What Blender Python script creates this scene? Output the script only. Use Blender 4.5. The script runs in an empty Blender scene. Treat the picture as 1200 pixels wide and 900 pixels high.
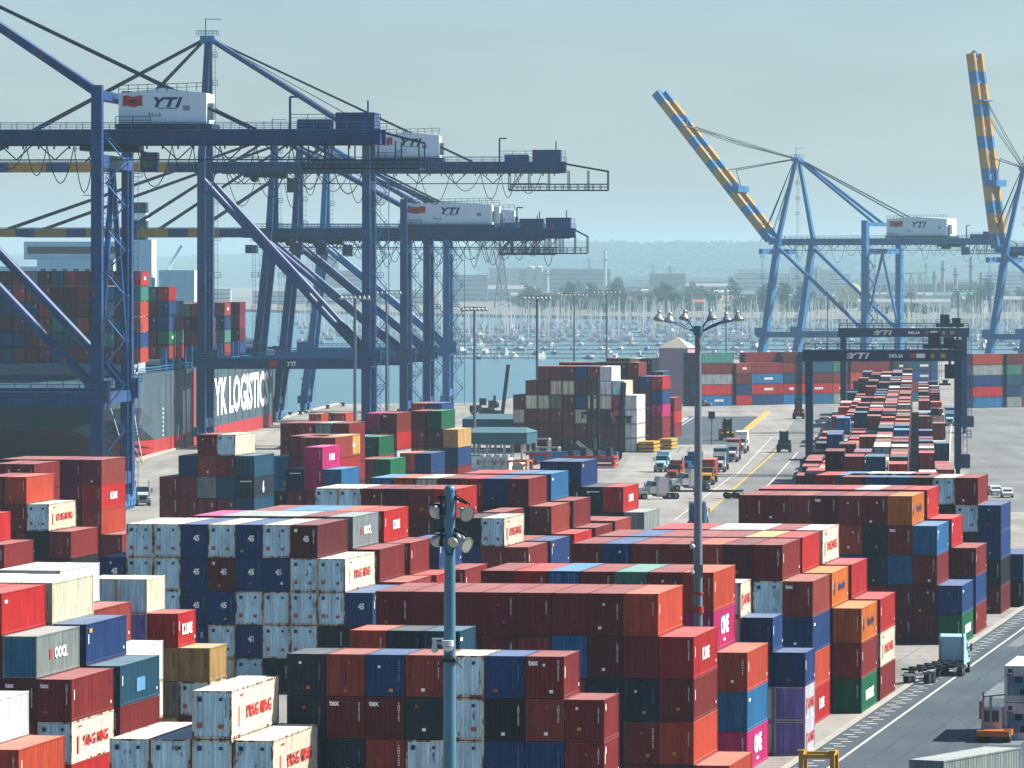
import bpy, bmesh, math, random
import numpy as np
from mathutils import Vector, Matrix, Euler
R = math.radians
random.seed(7)
sc = bpy.context.scene
col = sc.collection
# ------------------------------------------------------------------ camera, sky, sun, exposure
F = 6800.0      # focal length in pixels of a 1200 px wide picture
HC = 37.0       # eye height above the yard
HY = 320.0      # picture row of the horizon
cam_d = bpy.data.cameras.new("camera"); cam = bpy.data.objects.new("camera", cam_d); col.objects.link(cam)
cam.location = (0, 0, HC); cam.rotation_euler = (R(90), 0, 0)
cam_d.sensor_width = 36; cam_d.lens = 36 * F / 1200
cam_d.shift_y = -(450 - HY) / 1200
cam_d.clip_start = 5; cam_d.clip_end = 90000
sc.camera = cam
SUN_AZ, SUN_EL = 76.0, 44.0      # degrees: azimuth from the view axis to the right, height
w = bpy.data.worlds.new("World"); sc.world = w; w.use_nodes = True
nt = w.node_tree; bg = nt.nodes['Background']
sky = nt.nodes.new('ShaderNodeTexSky'); sky.sky_type = 'NISHITA'; sky.sun_disc = False
sky.sun_elevation = R(SUN_EL); sky.sun_rotation = R(SUN_AZ)
sky.altitude = 0; sky.air_density = 1.0; sky.dust_density = 0.5; sky.ozone_density = 7.0
wn = nt.nodes.new('ShaderNodeTexNoise'); wn.inputs['Scale'].default_value = 5; wn.inputs['Detail'].default_value = 5; wn.inputs['Roughness'].default_value = 0.55
wc = nt.nodes.new('ShaderNodeTexCoord'); wmp = nt.nodes.new('ShaderNodeMapping'); wmp.inputs['Scale'].default_value = (3, 3, 14); nt.links.new(wc.outputs['Generated'], wmp.inputs[0]); nt.links.new(wmp.outputs[0], wn.inputs['Vector'])
wr = nt.nodes.new('ShaderNodeMapRange'); wr.inputs[1].default_value = 0.3; wr.inputs[2].default_value = 0.7; wr.inputs[3].default_value = 0.93; wr.inputs[4].default_value = 1.09; nt.links.new(wn.outputs['Fac'], wr.inputs[0])
wv = nt.nodes.new('ShaderNodeVectorMath'); wv.operation = 'SCALE'; nt.links.new(sky.outputs[0], wv.inputs[0]); nt.links.new(wr.outputs[0], wv.inputs['Scale'])   # faint uneven haze painted into the sky colour
nt.links.new(wv.outputs[0], bg.inputs[0]); bg.inputs[1].default_value = 0.05
sd = bpy.data.lights.new("sun", 'SUN'); sd.energy = 5.0; sd.angle = R(0.5); sd.color = (1.0, 0.95, 0.87)
so = bpy.data.objects.new("sun", sd); col.objects.link(so)
ldir = Vector((math.sin(R(SUN_AZ)) * math.cos(R(SUN_EL)), math.cos(R(SUN_AZ)) * math.cos(R(SUN_EL)), math.sin(R(SUN_EL))))
so.rotation_euler = ldir.to_track_quat('Z', 'Y').to_euler(); so.location = (200, 300, 400)
vs = sc.view_settings; sc.display_settings.display_device = 'sRGB'
vs.view_transform = 'Standard'; vs.look = 'None'; vs.exposure = 1.2; vs.gamma = 1.0; vs.use_curve_mapping = False
sc.cycles.max_bounces = 5; sc.cycles.diffuse_bounces = 1; sc.cycles.volume_bounces = 0
try: sc.cycles.use_denoising = True
except Exception: pass

def at(px, py, D):
    """world point seen at picture position px,py (1200x900) at depth D"""
    return Vector(((px - 600) / F * D, D, HC - (py - HY) / F * D))
def gx(px, D): return (px - 600) / F * D
def gD(py, z=0.0): return (HC - z) * F / (py - HY)

# ------------------------------------------------------------------ materials
def nodes(m):
    m.use_nodes = True; t = m.node_tree
    return t, t.nodes['Principled BSDF'], t.nodes, t.links
def paint(name, c, rough=0.55, metal=0.0, var=0.18, scale=0.6, spec=0.22, rust=0.0, bump=0.0, streak=True):
    m = bpy.data.materials.new(name); t, b, N, L = nodes(m)
    b.inputs['Roughness'].default_value = rough; b.inputs['Metallic'].default_value = metal
    b.inputs['Specular IOR Level'].default_value = spec
    tc = N.new('ShaderNodeTexCoord'); oi = N.new('ShaderNodeObjectInfo')
    mp = N.new('ShaderNodeMapping'); L.new(tc.outputs['Object'], mp.inputs[0])
    if streak: mp.inputs['Scale'].default_value = (1, 1, 0.35)
    n = N.new('ShaderNodeTexNoise'); n.noise_dimensions = '4D'; n.inputs['Scale'].default_value = scale
    n.inputs['Detail'].default_value = 6; n.inputs['Roughness'].default_value = 0.62
    mul = N.new('ShaderNodeMath'); mul.operation = 'MULTIPLY'; mul.inputs[1].default_value = 37
    L.new(oi.outputs['Random'], mul.inputs[0]); L.new(mul.outputs[0], n.inputs['W']); L.new(mp.outputs[0], n.inputs['Vector'])
    r = N.new('ShaderNodeValToRGB'); e = r.color_ramp.elements
    e[0].position = 0.3; e[1].position = 0.72
    e[0].color = tuple(v * (1 - var) for v in c) + (1,); e[1].color = tuple(min(1, v * (1 + var)) for v in c) + (1,)
    L.new(n.outputs['Fac'], r.inputs[0]); src = r.outputs[0]
    if rust > 0:
        n2 = N.new('ShaderNodeTexNoise'); n2.noise_dimensions = '4D'; n2.inputs['Scale'].default_value = scale * 2.3; n2.inputs['Detail'].default_value = 8
        L.new(mul.outputs[0], n2.inputs['W']); L.new(mp.outputs[0], n2.inputs['Vector'])
        r2 = N.new('ShaderNodeValToRGB'); r2.color_ramp.elements[0].position = 0.72 - rust * 0.25; r2.color_ramp.elements[1].position = 0.78 - rust * 0.25
        L.new(n2.outputs['Fac'], r2.inputs[0])
        mx = N.new('ShaderNodeMix'); mx.data_type = 'RGBA'; L.new(r2.outputs[0], mx.inputs[0]); L.new(src, mx.inputs[6]); mx.inputs[7].default_value = (0.16, 0.055, 0.02, 1)
        src = mx.outputs[2]
    L.new(src, b.inputs['Base Color'])
    if bump:
        bp = N.new('ShaderNodeBump'); bp.inputs['Strength'].default_value = bump; L.new(n.outputs['Fac'], bp.inputs['Height']); L.new(bp.outputs[0], b.inputs['Normal'])
    return m
def container_mat(name, attr):
    m = bpy.data.materials.new(name); t, b, N, L = nodes(m)
    b.inputs['Roughness'].default_value = 0.6; b.inputs['Specular IOR Level'].default_value = 0.14
    if attr:
        a = N.new('ShaderNodeAttribute'); a.attribute_name = 'Col'; base, alpha = a.outputs['Color'], a.outputs['Alpha']
    else:
        a = N.new('ShaderNodeObjectInfo'); base, alpha = a.outputs['Color'], a.outputs['Alpha']
    geo = N.new('ShaderNodeNewGeometry'); tc = N.new('ShaderNodeTexCoord')
    mp = N.new('ShaderNodeMapping'); L.new(geo.outputs['Position'], mp.inputs[0]); mp.inputs['Scale'].default_value = (1, 1, 0.4)
    n = N.new('ShaderNodeTexNoise'); n.inputs['Scale'].default_value = 0.9; n.inputs['Detail'].default_value = 7; n.inputs['Roughness'].default_value = 0.65
    L.new(mp.outputs[0], n.inputs['Vector'])
    # uneven fading of the paint
    r = N.new('ShaderNodeMapRange'); r.inputs[1].default_value = 0.25; r.inputs[2].default_value = 0.75; r.inputs[3].default_value = 0.72; r.inputs[4].default_value = 1.22
    L.new(n.outputs['Fac'], r.inputs[0])
    vm = N.new('ShaderNodeVectorMath'); vm.operation = 'SCALE'; L.new(base, vm.inputs[0]); L.new(r.outputs[0], vm.inputs['Scale'])
    mp2 = N.new('ShaderNodeMapping'); L.new(geo.outputs['Position'], mp2.inputs[0]); mp2.inputs['Scale'].default_value = (2.6, 2.6, 0.22)
    ns = N.new('ShaderNodeTexNoise'); ns.inputs['Scale'].default_value = 1.0; ns.inputs['Detail'].default_value = 8; ns.inputs['Roughness'].default_value = 0.7; L.new(mp2.outputs[0], ns.inputs['Vector'])
    rs = N.new('ShaderNodeMapRange'); rs.inputs[1].default_value = 0.3; rs.inputs[2].default_value = 0.68; rs.inputs[3].default_value = 0.60; rs.inputs[4].default_value = 1.22; L.new(ns.outputs['Fac'], rs.inputs[0])
    vm2 = N.new('ShaderNodeVectorMath'); vm2.operation = 'SCALE'; L.new(vm.outputs[0], vm2.inputs[0]); L.new(rs.outputs[0], vm2.inputs['Scale']); vm = vm2
    nd = N.new('ShaderNodeTexNoise'); nd.inputs['Scale'].default_value = 0.55; nd.inputs['Detail'].default_value = 3; L.new(geo.outputs['Position'], nd.inputs['Vector'])
    bp = N.new('ShaderNodeBump'); bp.inputs['Strength'].default_value = 0.5; bp.inputs['Distance'].default_value = 0.12; L.new(nd.outputs['Fac'], bp.inputs['Height']); L.new(bp.outputs[0], b.inputs['Normal'])
    # dust and bleaching on roofs, with strong sunlight also put into their colour
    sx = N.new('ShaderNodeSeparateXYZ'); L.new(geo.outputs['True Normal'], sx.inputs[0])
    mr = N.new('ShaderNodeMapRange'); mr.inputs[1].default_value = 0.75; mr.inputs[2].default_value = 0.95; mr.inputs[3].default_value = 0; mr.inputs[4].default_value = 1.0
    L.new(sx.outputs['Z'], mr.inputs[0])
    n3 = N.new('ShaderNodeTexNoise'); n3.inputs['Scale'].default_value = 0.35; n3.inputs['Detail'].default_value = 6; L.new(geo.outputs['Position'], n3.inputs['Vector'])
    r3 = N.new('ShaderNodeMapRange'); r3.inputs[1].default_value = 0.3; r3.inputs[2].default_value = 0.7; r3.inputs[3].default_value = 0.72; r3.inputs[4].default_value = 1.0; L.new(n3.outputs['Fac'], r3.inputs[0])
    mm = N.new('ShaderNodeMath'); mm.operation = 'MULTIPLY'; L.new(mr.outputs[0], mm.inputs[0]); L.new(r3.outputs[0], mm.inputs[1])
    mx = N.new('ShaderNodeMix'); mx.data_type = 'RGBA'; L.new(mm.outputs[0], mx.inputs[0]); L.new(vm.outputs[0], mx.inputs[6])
    ga = N.new('ShaderNodeGamma'); ga.inputs[1].default_value = 0.58; L.new(vm.outputs[0], ga.inputs[0])          # chalked, sun bleached roof paint, lifted for painted-in sun brightness too
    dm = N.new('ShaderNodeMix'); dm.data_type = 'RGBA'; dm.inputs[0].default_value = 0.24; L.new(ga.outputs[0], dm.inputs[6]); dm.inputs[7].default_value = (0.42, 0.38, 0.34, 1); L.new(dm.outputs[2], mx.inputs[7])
    # rust, as much as the colour's alpha asks for
    n2 = N.new('ShaderNodeTexNoise'); n2.inputs['Scale'].default_value = 1.7; n2.inputs['Detail'].default_value = 9; n2.inputs['Roughness'].default_value = 0.7; L.new(mp.outputs[0], n2.inputs['Vector'])
    th = N.new('ShaderNodeMapRange'); th.inputs[1].default_value = 0; th.inputs[2].default_value = 1; th.inputs[3].default_value = 0.72; th.inputs[4].default_value = 0.46; L.new(alpha, th.inputs[0])
    sb = N.new('ShaderNodeMath'); sb.operation = 'SUBTRACT'; L.new(n2.outputs['Fac'], sb.inputs[0]); L.new(th.outputs[0], sb.inputs[1])
    sm = N.new('ShaderNodeMath'); sm.operation = 'MULTIPLY'; sm.use_clamp = True; L.new(sb.outputs[0], sm.inputs[0]); sm.inputs[1].default_value = 22
    m2 = N.new('ShaderNodeMix'); m2.data_type = 'RGBA'; L.new(sm.outputs[0], m2.inputs[0]); L.new(mx.outputs[2], m2.inputs[6]); m2.inputs[7].default_value = (0.13, 0.045, 0.02, 1)
    L.new(m2.outputs[2], b.inputs['Base Color'])
    return m
MC = container_mat('container_paint', False); MCA = container_mat('container_paint_far', True)
M = {}
def P(k, *a, **kw): M[k] = paint(k, *a, **kw)
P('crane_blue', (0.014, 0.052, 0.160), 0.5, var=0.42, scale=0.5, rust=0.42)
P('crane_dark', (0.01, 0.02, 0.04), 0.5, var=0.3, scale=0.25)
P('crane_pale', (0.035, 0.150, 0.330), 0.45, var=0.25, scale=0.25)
P('boom_yellow', (0.44, 0.22, 0.02), 0.5, var=0.2)
P('rtg_navy', (0.012, 0.03, 0.09), 0.5, var=0.4, rust=0.25)
P('white_paint', (0.446, 0.465, 0.471), 0.5, var=0.08)
P('house_white', (0.60, 0.74, 0.80), 0.5, var=0.08)
P('dark_steel', (0.016, 0.019, 0.025), 0.5, var=0.3)
P('steel', (0.198, 0.211, 0.223), 0.4, 0.5, var=0.2)
P('pole_teal', (0.07, 0.17, 0.24), 0.42, 0.1, var=0.16, scale=1.2)
P('pole_grey', (0.15, 0.18, 0.21), 0.45, 0.2, var=0.2, scale=1.2)
P('pole_far', (0.099, 0.136, 0.167), 0.5, 0.1, var=0.15)
P('lamp_glass', (0.384, 0.384, 0.322), 0.15, 0.0, var=0.1, scale=8)
P('lamp_shell', (0.341, 0.372, 0.372), 0.3, 0.6, var=0.1)
P('tyre', (0.012, 0.012, 0.013), 0.85, var=0.3)
P('glass', (0.02, 0.03, 0.04), 0.08, var=0.1, spec=0.8)
P('red_paint', (0.341, 0.022, 0.019), 0.5, var=0.12)
P('mark_red', (0.42, 0.02, 0.018), 0.6, var=0.2, scale=2)
P('mark_white', (0.82, 0.82, 0.80), 0.6, var=0.1)
P('mark_blue', (0.074, 0.217, 0.384), 0.6, var=0.1)
P('mark_navy', (0.012, 0.018, 0.08), 0.6, var=0.1)
P('mark_orange', (0.384, 0.074, 0.031), 0.6, var=0.3, scale=3)
P('mark_yellow', (0.465, 0.26, 0.037), 0.6, var=0.2, scale=3)
P('yellow_paint', (0.434, 0.248, 0.025), 0.5, var=0.15, rust=0.15)
P('orange_paint', (0.422, 0.112, 0.019), 0.5, var=0.15)
P('truck_white', (0.459, 0.465, 0.459), 0.35, var=0.05)
P('truck_blue', (0.30, 0.52, 0.62), 0.35, var=0.06)
P('truck_navy', (0.019, 0.087, 0.217), 0.35, var=0.1)
P('truck_red', (0.31, 0.062, 0.031), 0.4, var=0.1)
P('truck_yellow', (0.496, 0.248, 0.025), 0.4, var=0.1)
P('roof_teal', (0.075, 0.15, 0.165), 0.5, var=0.14)
P('roof_teal_edge', (0.03, 0.10, 0.13), 0.5, var=0.14)
P('pink_wall', (0.384, 0.248, 0.31), 0.7, var=0.08)
P('cream_wall', (0.384, 0.36, 0.298), 0.7, var=0.1)
P('grey_wall', (0.211, 0.217, 0.217), 0.7, var=0.12)
P('brown_wall', (0.174, 0.124, 0.087), 0.7, var=0.12)
P('green_roof', (0.062, 0.149, 0.099), 0.6, var=0.1)
P('hull_black', (0.008, 0.01, 0.014), 0.4, var=0.3, scale=0.06)
P('hull_teal', (0.045, 0.08, 0.1), 0.5, var=0.4, scale=0.3, rust=0.35)
P('hull_red', (0.33, 0.02, 0.018), 0.5, var=0.2, scale=0.1)
P('boat_white', (0.484, 0.496, 0.496), 0.3, var=0.06)
P('boat_blue', (0.031, 0.093, 0.236), 0.3, var=0.06)
P('mast_metal', (0.384, 0.409, 0.422), 0.35, 0.3, var=0.08)
P('trunk', (0.062, 0.043, 0.031), 0.9, var=0.3)
P('leaf_dark', (0.022, 0.046, 0.019), 0.8, var=0.45, scale=0.3)
P('leaf_mid', (0.043, 0.074, 0.025), 0.8, var=0.45, scale=0.3)
P('sulphur', (0.496, 0.384, 0.074), 0.9, var=0.1)
P('sand', (0.26, 0.186, 0.124), 0.95, var=0.15, scale=0.02)
P('white_line', (0.446, 0.446, 0.422), 0.8, var=0.22, scale=0.8, streak=False)
P('yellow_line', (0.409, 0.298, 0.087), 0.8, var=0.3, scale=0.8, streak=False)
P('kerb', (0.31, 0.298, 0.26), 0.9, var=0.15, streak=False)
P('concrete_pale', (0.347, 0.322, 0.273), 0.9, var=0.15, scale=0.3, streak=False)
P('purple_lattice', (0.198, 0.062, 0.186), 0.6, var=0.1)

def ground_mat(name, c1, c2, s1, s2, stain=0.35, joints=None, rough=0.9):
    m = bpy.data.materials.new(name); t, b, N, L = nodes(m); b.inputs['Roughness'].default_value = rough; b.inputs['Specular IOR Level'].default_value = 0.25
    g = N.new('ShaderNodeNewGeometry')
    def noise(s, d=7, sc3=(1, 1, 1)):
        mp = N.new('ShaderNodeMapping'); mp.inputs['Scale'].default_value = sc3; L.new(g.outputs['Position'], mp.inputs[0])
        n = N.new('ShaderNodeTexNoise'); n.inputs['Scale'].default_value = s; n.inputs['Detail'].default_value = d; n.inputs['Roughness'].default_value = 0.65; L.new(mp.outputs[0], n.inputs['Vector']); return n
    a = noise(s1); r = N.new('ShaderNodeValToRGB'); r.color_ramp.elements[0].position = 0.35; r.color_ramp.elements[1].position = 0.65
    r.color_ramp.elements[0].color = c1 + (1,); r.color_ramp.elements[1].color = c2 + (1,); L.new(a.outputs['Fac'], r.inputs[0])
    # tyre tracks and stains running along the lanes
    q = noise(s2, 5, (1, 0.06, 1)); r2 = N.new('ShaderNodeMapRange'); r2.inputs[1].default_value = 0.35; r2.inputs[2].default_value = 0.7; r2.inputs[3].default_value = 1 + stain * 0.35; r2.inputs[4].default_value = 1 - stain
    L.new(q.outputs['Fac'], r2.inputs[0])
    f = noise(2.5, 4); r3 = N.new('ShaderNodeMapRange'); r3.inputs[3].default_value = 0.85; r3.inputs[4].default_value = 1.15; L.new(f.outputs['Fac'], r3.inputs[0])
    v = N.new('ShaderNodeVectorMath'); v.operation = 'SCALE'; L.new(r.outputs[0], v.inputs[0]); L.new(r2.outputs[0], v.inputs['Scale'])
    v2 = N.new('ShaderNodeVectorMath'); v2.operation = 'SCALE'; L.new(v.outputs[0], v2.inputs[0]); L.new(r3.outputs[0], v2.inputs['Scale'])
    L.new(v2.outputs[0], b.inputs['Base Color']); return m
M['yard'] = ground_mat('yard', (0.190, 0.184, 0.165), (0.285, 0.275, 0.245), 0.03, 0.16)
M['asphalt'] = ground_mat('asphalt', (0.044, 0.064, 0.078), (0.064, 0.088, 0.102), 0.05, 0.3, 0.2)
M['road'] = ground_mat('road', (0.215, 0.208, 0.19), (0.30, 0.29, 0.265), 0.03, 0.2, 0.25)
M['old_asphalt'] = ground_mat('old_asphalt', (0.135, 0.142, 0.14), (0.185, 0.195, 0.19), 0.03, 0.2, 0.25)
M['far_land'] = ground_mat('far_land', (0.10, 0.11, 0.08), (0.22, 0.19, 0.15), 0.004, 0.004, 0.3)
M['hills'] = ground_mat('hills', (0.03, 0.055, 0.03), (0.06, 0.07, 0.05), 0.002, 0.003, 0.3)
def water_mat():
    m = bpy.data.materials.new('water'); t, b, N, L = nodes(m)
    b.inputs['Base Color'].default_value = (0.05, 0.13, 0.15, 1); b.inputs['Roughness'].default_value = 0.22; b.inputs['IOR'].default_value = 1.33
    g = N.new('ShaderNodeNewGeometry'); mp = N.new('ShaderNodeMapping'); mp.inputs['Scale'].default_value = (0.25, 0.06, 1); L.new(g.outputs['Position'], mp.inputs[0])
    n = N.new('ShaderNodeTexNoise'); n.inputs['Scale'].default_value = 1.2; n.inputs['Detail'].default_value = 5; L.new(mp.outputs[0], n.inputs['Vector'])
    bp = N.new('ShaderNodeBump'); bp.inputs['Strength'].default_value = 0.5; bp.inputs['Distance'].default_value = 0.6; L.new(n.outputs['Fac'], bp.inputs['Height']); L.new(bp.outputs[0], b.inputs['Normal'])
    return m
M['water'] = water_mat()

# ------------------------------------------------------------------ mesh helpers
class MB:
    def __init__(s): s.v = []; s.f = []; s.mi = []; s.cur = 0
    def add(s, vs_, fs_):
        o = len(s.v); s.v += [tuple(x) for x in vs_]
        for f in fs_: s.f.append(tuple(i + o for i in f)); s.mi.append(s.cur)
        return s
    def box(s, x0, y0, z0, x1, y1, z1):
        return s.add([(x0, y0, z0), (x1, y0, z0), (x1, y1, z0), (x0, y1, z0), (x0, y0, z1), (x1, y0, z1), (x1, y1, z1), (x0, y1, z1)],
                     [(0, 3, 2, 1), (4, 5, 6, 7), (0, 1, 5, 4), (1, 2, 6, 5), (2, 3, 7, 6), (3, 0, 4, 7)])
    def bar(s, p, q, w, h=None, up=(0, 0, 1), w2=None, h2=None):
        """square bar from p to q, width w (sideways), h (other way); may taper to w2,h2"""
        h = h or w; w2 = w2 or w; h2 = h2 or h * (w2 / w)
        p = Vector(p); q = Vector(q); d = (q - p).normalized(); u = Vector(up)
        if abs(d.dot(u)) > 0.98: u = Vector((0, 1, 0))
        a = d.cross(u).normalized(); b = a.cross(d).normalized()
        vs_ = []
        for c, ww, hh in ((p, w, h), (q, w2, h2)):
            for i, j in ((-1, -1), (1, -1), (1, 1), (-1, 1)): vs_.append(c + a * (i * ww / 2) + b * (j * hh / 2))
        return s.add(vs_, [(0, 1, 2, 3), (7, 6, 5, 4), (0, 4, 5, 1), (1, 5, 6, 2), (2, 6, 7, 3), (3, 7, 4, 0)])
    def tube(s, p, q, r, n=8, r2=None, cap=True):
        r2 = r if r2 is None else r2
        p = Vector(p); q = Vector(q); d = (q - p).normalized(); u = Vector((0, 0, 1))
        if abs(d.dot(u)) > 0.98: u = Vector((0, 1, 0))
        a = d.cross(u).normalized(); b = a.cross(d).normalized(); vs_ = []
        for c, rr in ((p, r), (q, r2)):
            for i in range(n):
                t = 2 * math.pi * i / n; vs_.append(c + a * (rr * math.cos(t)) + b * (rr * math.sin(t)))
        fs_ = [(i, (i + 1) % n, n + (i + 1) % n, n + i) for i in range(n)]
        if cap: fs_ += [tuple(range(n - 1, -1, -1)), tuple(range(n, 2 * n))]
        return s.add(vs_, fs_)
    def path(s, pts, r, n=4):
        for a, b in zip(pts[:-1], pts[1:]): s.tube(a, b, r, n, cap=False)
        return s
    def prism(s, pts, axis, a0, a1):
        """polygon pts (2-D) extruded along axis 'x','y' or 'z' from a0 to a1"""
        n = len(pts)
        def mk(p, a):
            return {'x': (a, p[0], p[1]), 'y': (p[0], a, p[1]), 'z': (p[0], p[1], a)}[axis]
        vs_ = [mk(p, a0) for p in pts] + [mk(p, a1) for p in pts]
        return s.add(vs_, [tuple(range(n - 1, -1, -1)), tuple(range(n, 2 * n))] + [(i, (i + 1) % n, n + (i + 1) % n, n + i) for i in range(n)])
    def dome(s, c, r, sx=1, sy=1, sz=1, n=12, m=6, lo=-90, hi=90):
        c = Vector(c); vs_ = []; fs_ = []
        for j in range(m + 1):
            t = R(lo + (hi - lo) * j / m)
            for i in range(n):
                p = 2 * math.pi * i / n
                vs_.append(c + Vector((r * sx * math.cos(t) * math.cos(p), r * sy * math.cos(t) * math.sin(p), r * sz * math.sin(t))))
        for j in range(m):
            for i in range(n):
                fs_.append((j * n + i, j * n + (i + 1) % n, (j + 1) * n + (i + 1) % n, (j + 1) * n + i))
        return s.add(vs_, fs_)
    def rail(s, p, q, h=1.1, step=2.5, r=0.05):
        p = Vector(p); q = Vector(q); L_ = (q - p).length; n = max(1, int(L_ / step)); z = Vector((0, 0, h))
        s.bar(p + z, q + z, r * 2); s.bar(p + z * 0.5, q + z * 0.5, r * 1.5)
        for i in range(n + 1):
            c = p.lerp(q, i / n); s.bar(c, c + z, r * 2)
        return s
    def mesh(s, name, mats, smooth=False):
        me = bpy.data.meshes.new(name); me.from_pydata(s.v, [], s.f)
        for m_ in (mats if isinstance(mats, (list, tuple)) else [mats]): me.materials.append(m_)
        if any(s.mi): me.polygons.foreach_set('material_index', s.mi)
        bm = bmesh.new(); bm.from_mesh(me); bmesh.ops.recalc_face_normals(bm, faces=bm.faces); bm.to_mesh(me); bm.free()
        if smooth: me.polygons.foreach_set('use_smooth', [True] * len(me.polygons))
        me.update(); return me
    def build(s, name, mat, parent=None, smooth=False):
        o = bpy.data.objects.new(name, s.mesh(name, mat, smooth)); col.objects.link(o)
        if parent is not None: o.parent = parent
        return o
def tag(o, label=None, cat=None, group=None, kind=None):
    if label: o['label'] = label
    if cat: o['category'] = cat
    if group: o['group'] = group
    if kind: o['kind'] = kind
    return o
def thing(name, label, cat, loc=(0, 0, 0), rz=0.0, group=None):
    o = bpy.data.objects.new(name, None); col.objects.link(o); o.location = loc; o.rotation_euler = (0, 0, rz); o.empty_display_size = 0.5
    return tag(o, label, cat, group)
def tree_copy(src, loc, rz=0.0, label=None, group=None, scale=None):
    kids = {}
    for o in list(col.objects):
        if o.parent: kids.setdefault(o.parent.name, []).append(o)
    def rec(o, par):
        c = o.copy(); col.objects.link(c); c.parent = par
        for k in kids.get(o.name, []): rec(k, c)
        return c
    r = rec(src, None); r.location = loc; r.rotation_euler = (0, 0, rz)
    if scale: r.scale = scale
    if label: r['label'] = label
    if group: r['group'] = group
    return r
def link(name, me, parent, loc=(0, 0, 0), rot=(0, 0, 0)):
    o = bpy.data.objects.new(name, me); col.objects.link(o); o.parent = parent; o.location = loc; o.rotation_euler = rot; return o
_txt = {}
def text_mesh(s, mat, bold=0.0, shear=0.0, narrow=1.0, depth=0.01, spacing=1.0, line=1.0):
    k = (s, mat.name, bold, shear, narrow, spacing, line)
    if k in _txt: return _txt[k]
    c = bpy.data.curves.new('t', 'FONT'); c.body = s; c.align_x = 'CENTER'; c.align_y = 'CENTER'; c.offset = bold; c.shear = shear; c.extrude = depth; c.resolution_u = 2
    c.space_character = spacing; c.space_line = line
    o = bpy.data.objects.new('t', c); col.objects.link(o)
    bpy.context.view_layer.update()
    me = bpy.data.meshes.new_from_object(o.evaluated_get(bpy.context.evaluated_depsgraph_get()))
    col.objects.unlink(o); bpy.data.objects.remove(o); me.name = 'lettering'
    co = np.empty(len(me.vertices) * 3, np.float32); me.vertices.foreach_get('co', co); co = co.reshape(-1, 3)
    if len(co):
        co[:, 0] -= (co[:, 0].max() + co[:, 0].min()) / 2; co[:, 1] -= (co[:, 1].max() + co[:, 1].min()) / 2
        hh = max(1e-6, co[:, 1].max() - co[:, 1].min())
        co[:, 1] /= hh; co[:, 0] *= narrow / hh
        me.vertices.foreach_set('co', co.ravel())
    me.materials.clear(); me.materials.append(mat); me.update(); _txt[k] = me; return me
# ------------------------------------------------------------------ the ground, water, far land, hills
TH = R(9.84)                               # the near stacks and their lane stand this far off the view axis
eu = Vector((math.cos(TH), -math.sin(TH), 0)); ev = Vector((math.sin(TH), math.cos(TH), 0))
def UV(u, v, z=0.0): return eu * u + ev * v + Vector((0, 0, z))
def G(px, py, z=0.0):
    D = HC * F / (py - HY); p = at(px, py, D); p.z = z; return p
def sheet(name, pts, mat, z=None, kind='structure'):
    mb = MB(); mb.add([(p[0], p[1], p[2] if z is None else z) for p in pts], [tuple(range(len(pts)))])
    o = mb.build(name, mat); tag(o, kind=kind); return o
QUAY = [(-420, 150), (-260, 420), (-150, 720), (-112, 900), (-74.5, 1150), (-71, 1230), (-66, 1330), (-58, 1500), (-50, 1640),
        (-8, 1655), (6, 1760), (24, 2050), (60, 2450), (150, 2550), (420, 2600), (700, 2500), (900, 1500), (700, 150)]
ya = MB(); n_ = len(QUAY)
ya.add([(x, y, 0) for x, y in QUAY] + [(x, y, -4.5) for x, y in QUAY], [tuple(range(n_))] + [(i, (i + 1) % n_, n_ + (i + 1) % n_, n_ + i) for i in range(n_)])
tag(ya.build('yard_ground', M['yard']), kind='structure')
wa = MB()
for i in range(14):
    for j in range(10):
        x0 = -7000 + i * 1000; y0 = -1500 + j * 1000
        wa.add([(x0, y0, -3.2), (x0 + 1000, y0, -3.2), (x0 + 1000, y0 + 1000, -3.2), (x0, y0 + 1000, -3.2)], [(0, 1, 2, 3)])
tag(wa.build('water', M['water']), kind='structure')
rn = random.Random(3)
shore = [(-7000, 6400), (-2400, 6200), (-900, 5900), (-300, 6100), (0, 5200), (300, 4700), (600, 4900), (1000, 4500), (1500, 4300), (7000, 4200), (18000, 60000), (-18000, 60000)]
fl = MB(); n_ = len(shore); fl.add([(x, y, -0.5) for x, y in shore] + [(x, y, -4) for x, y in shore], [tuple(range(n_))] + [(i, (i + 1) % n_, n_ + (i + 1) % n_, n_ + i) for i in range(n_)])
tag(fl.build('far_ground', M['far_land']), kind='structure')
# hills: a long rolling ridge
hb = MB(); nx, ny = 260, 16; rr = random.Random(11)
ph = [(rr.uniform(0, 6.28), rr.uniform(0.0004, 0.006), rr.uniform(2, 9)) for _ in range(26)]
for j in range(ny):
    for i in range(nx):
        x = -10000 + 20000 * i / (nx - 1); y = 15200 + 560 * j; t = j / (ny - 1)
        hz = sum(a * math.sin(x * f + p + y * 0.0003) for p, f, a in ph) * 0.6
        side = 1 if x > -200 else max(0.35, 1 - (-200 - x) / 6500)
        z = -2 + math.sin(min(1, t * 1.35) * math.pi / 2) * (127 + hz * .8) * side + (rr.uniform(-7, 7) if j > 3 else 0)
        hb.v.append((x, y, z))
for j in range(ny - 1):
    for i in range(nx - 1):
        a = j * nx + i; hb.f.append((a, a + 1, a + nx + 1, a + nx)); hb.mi.append(0)
tag(hb.build('hills', M['hills']), kind='structure')

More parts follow.
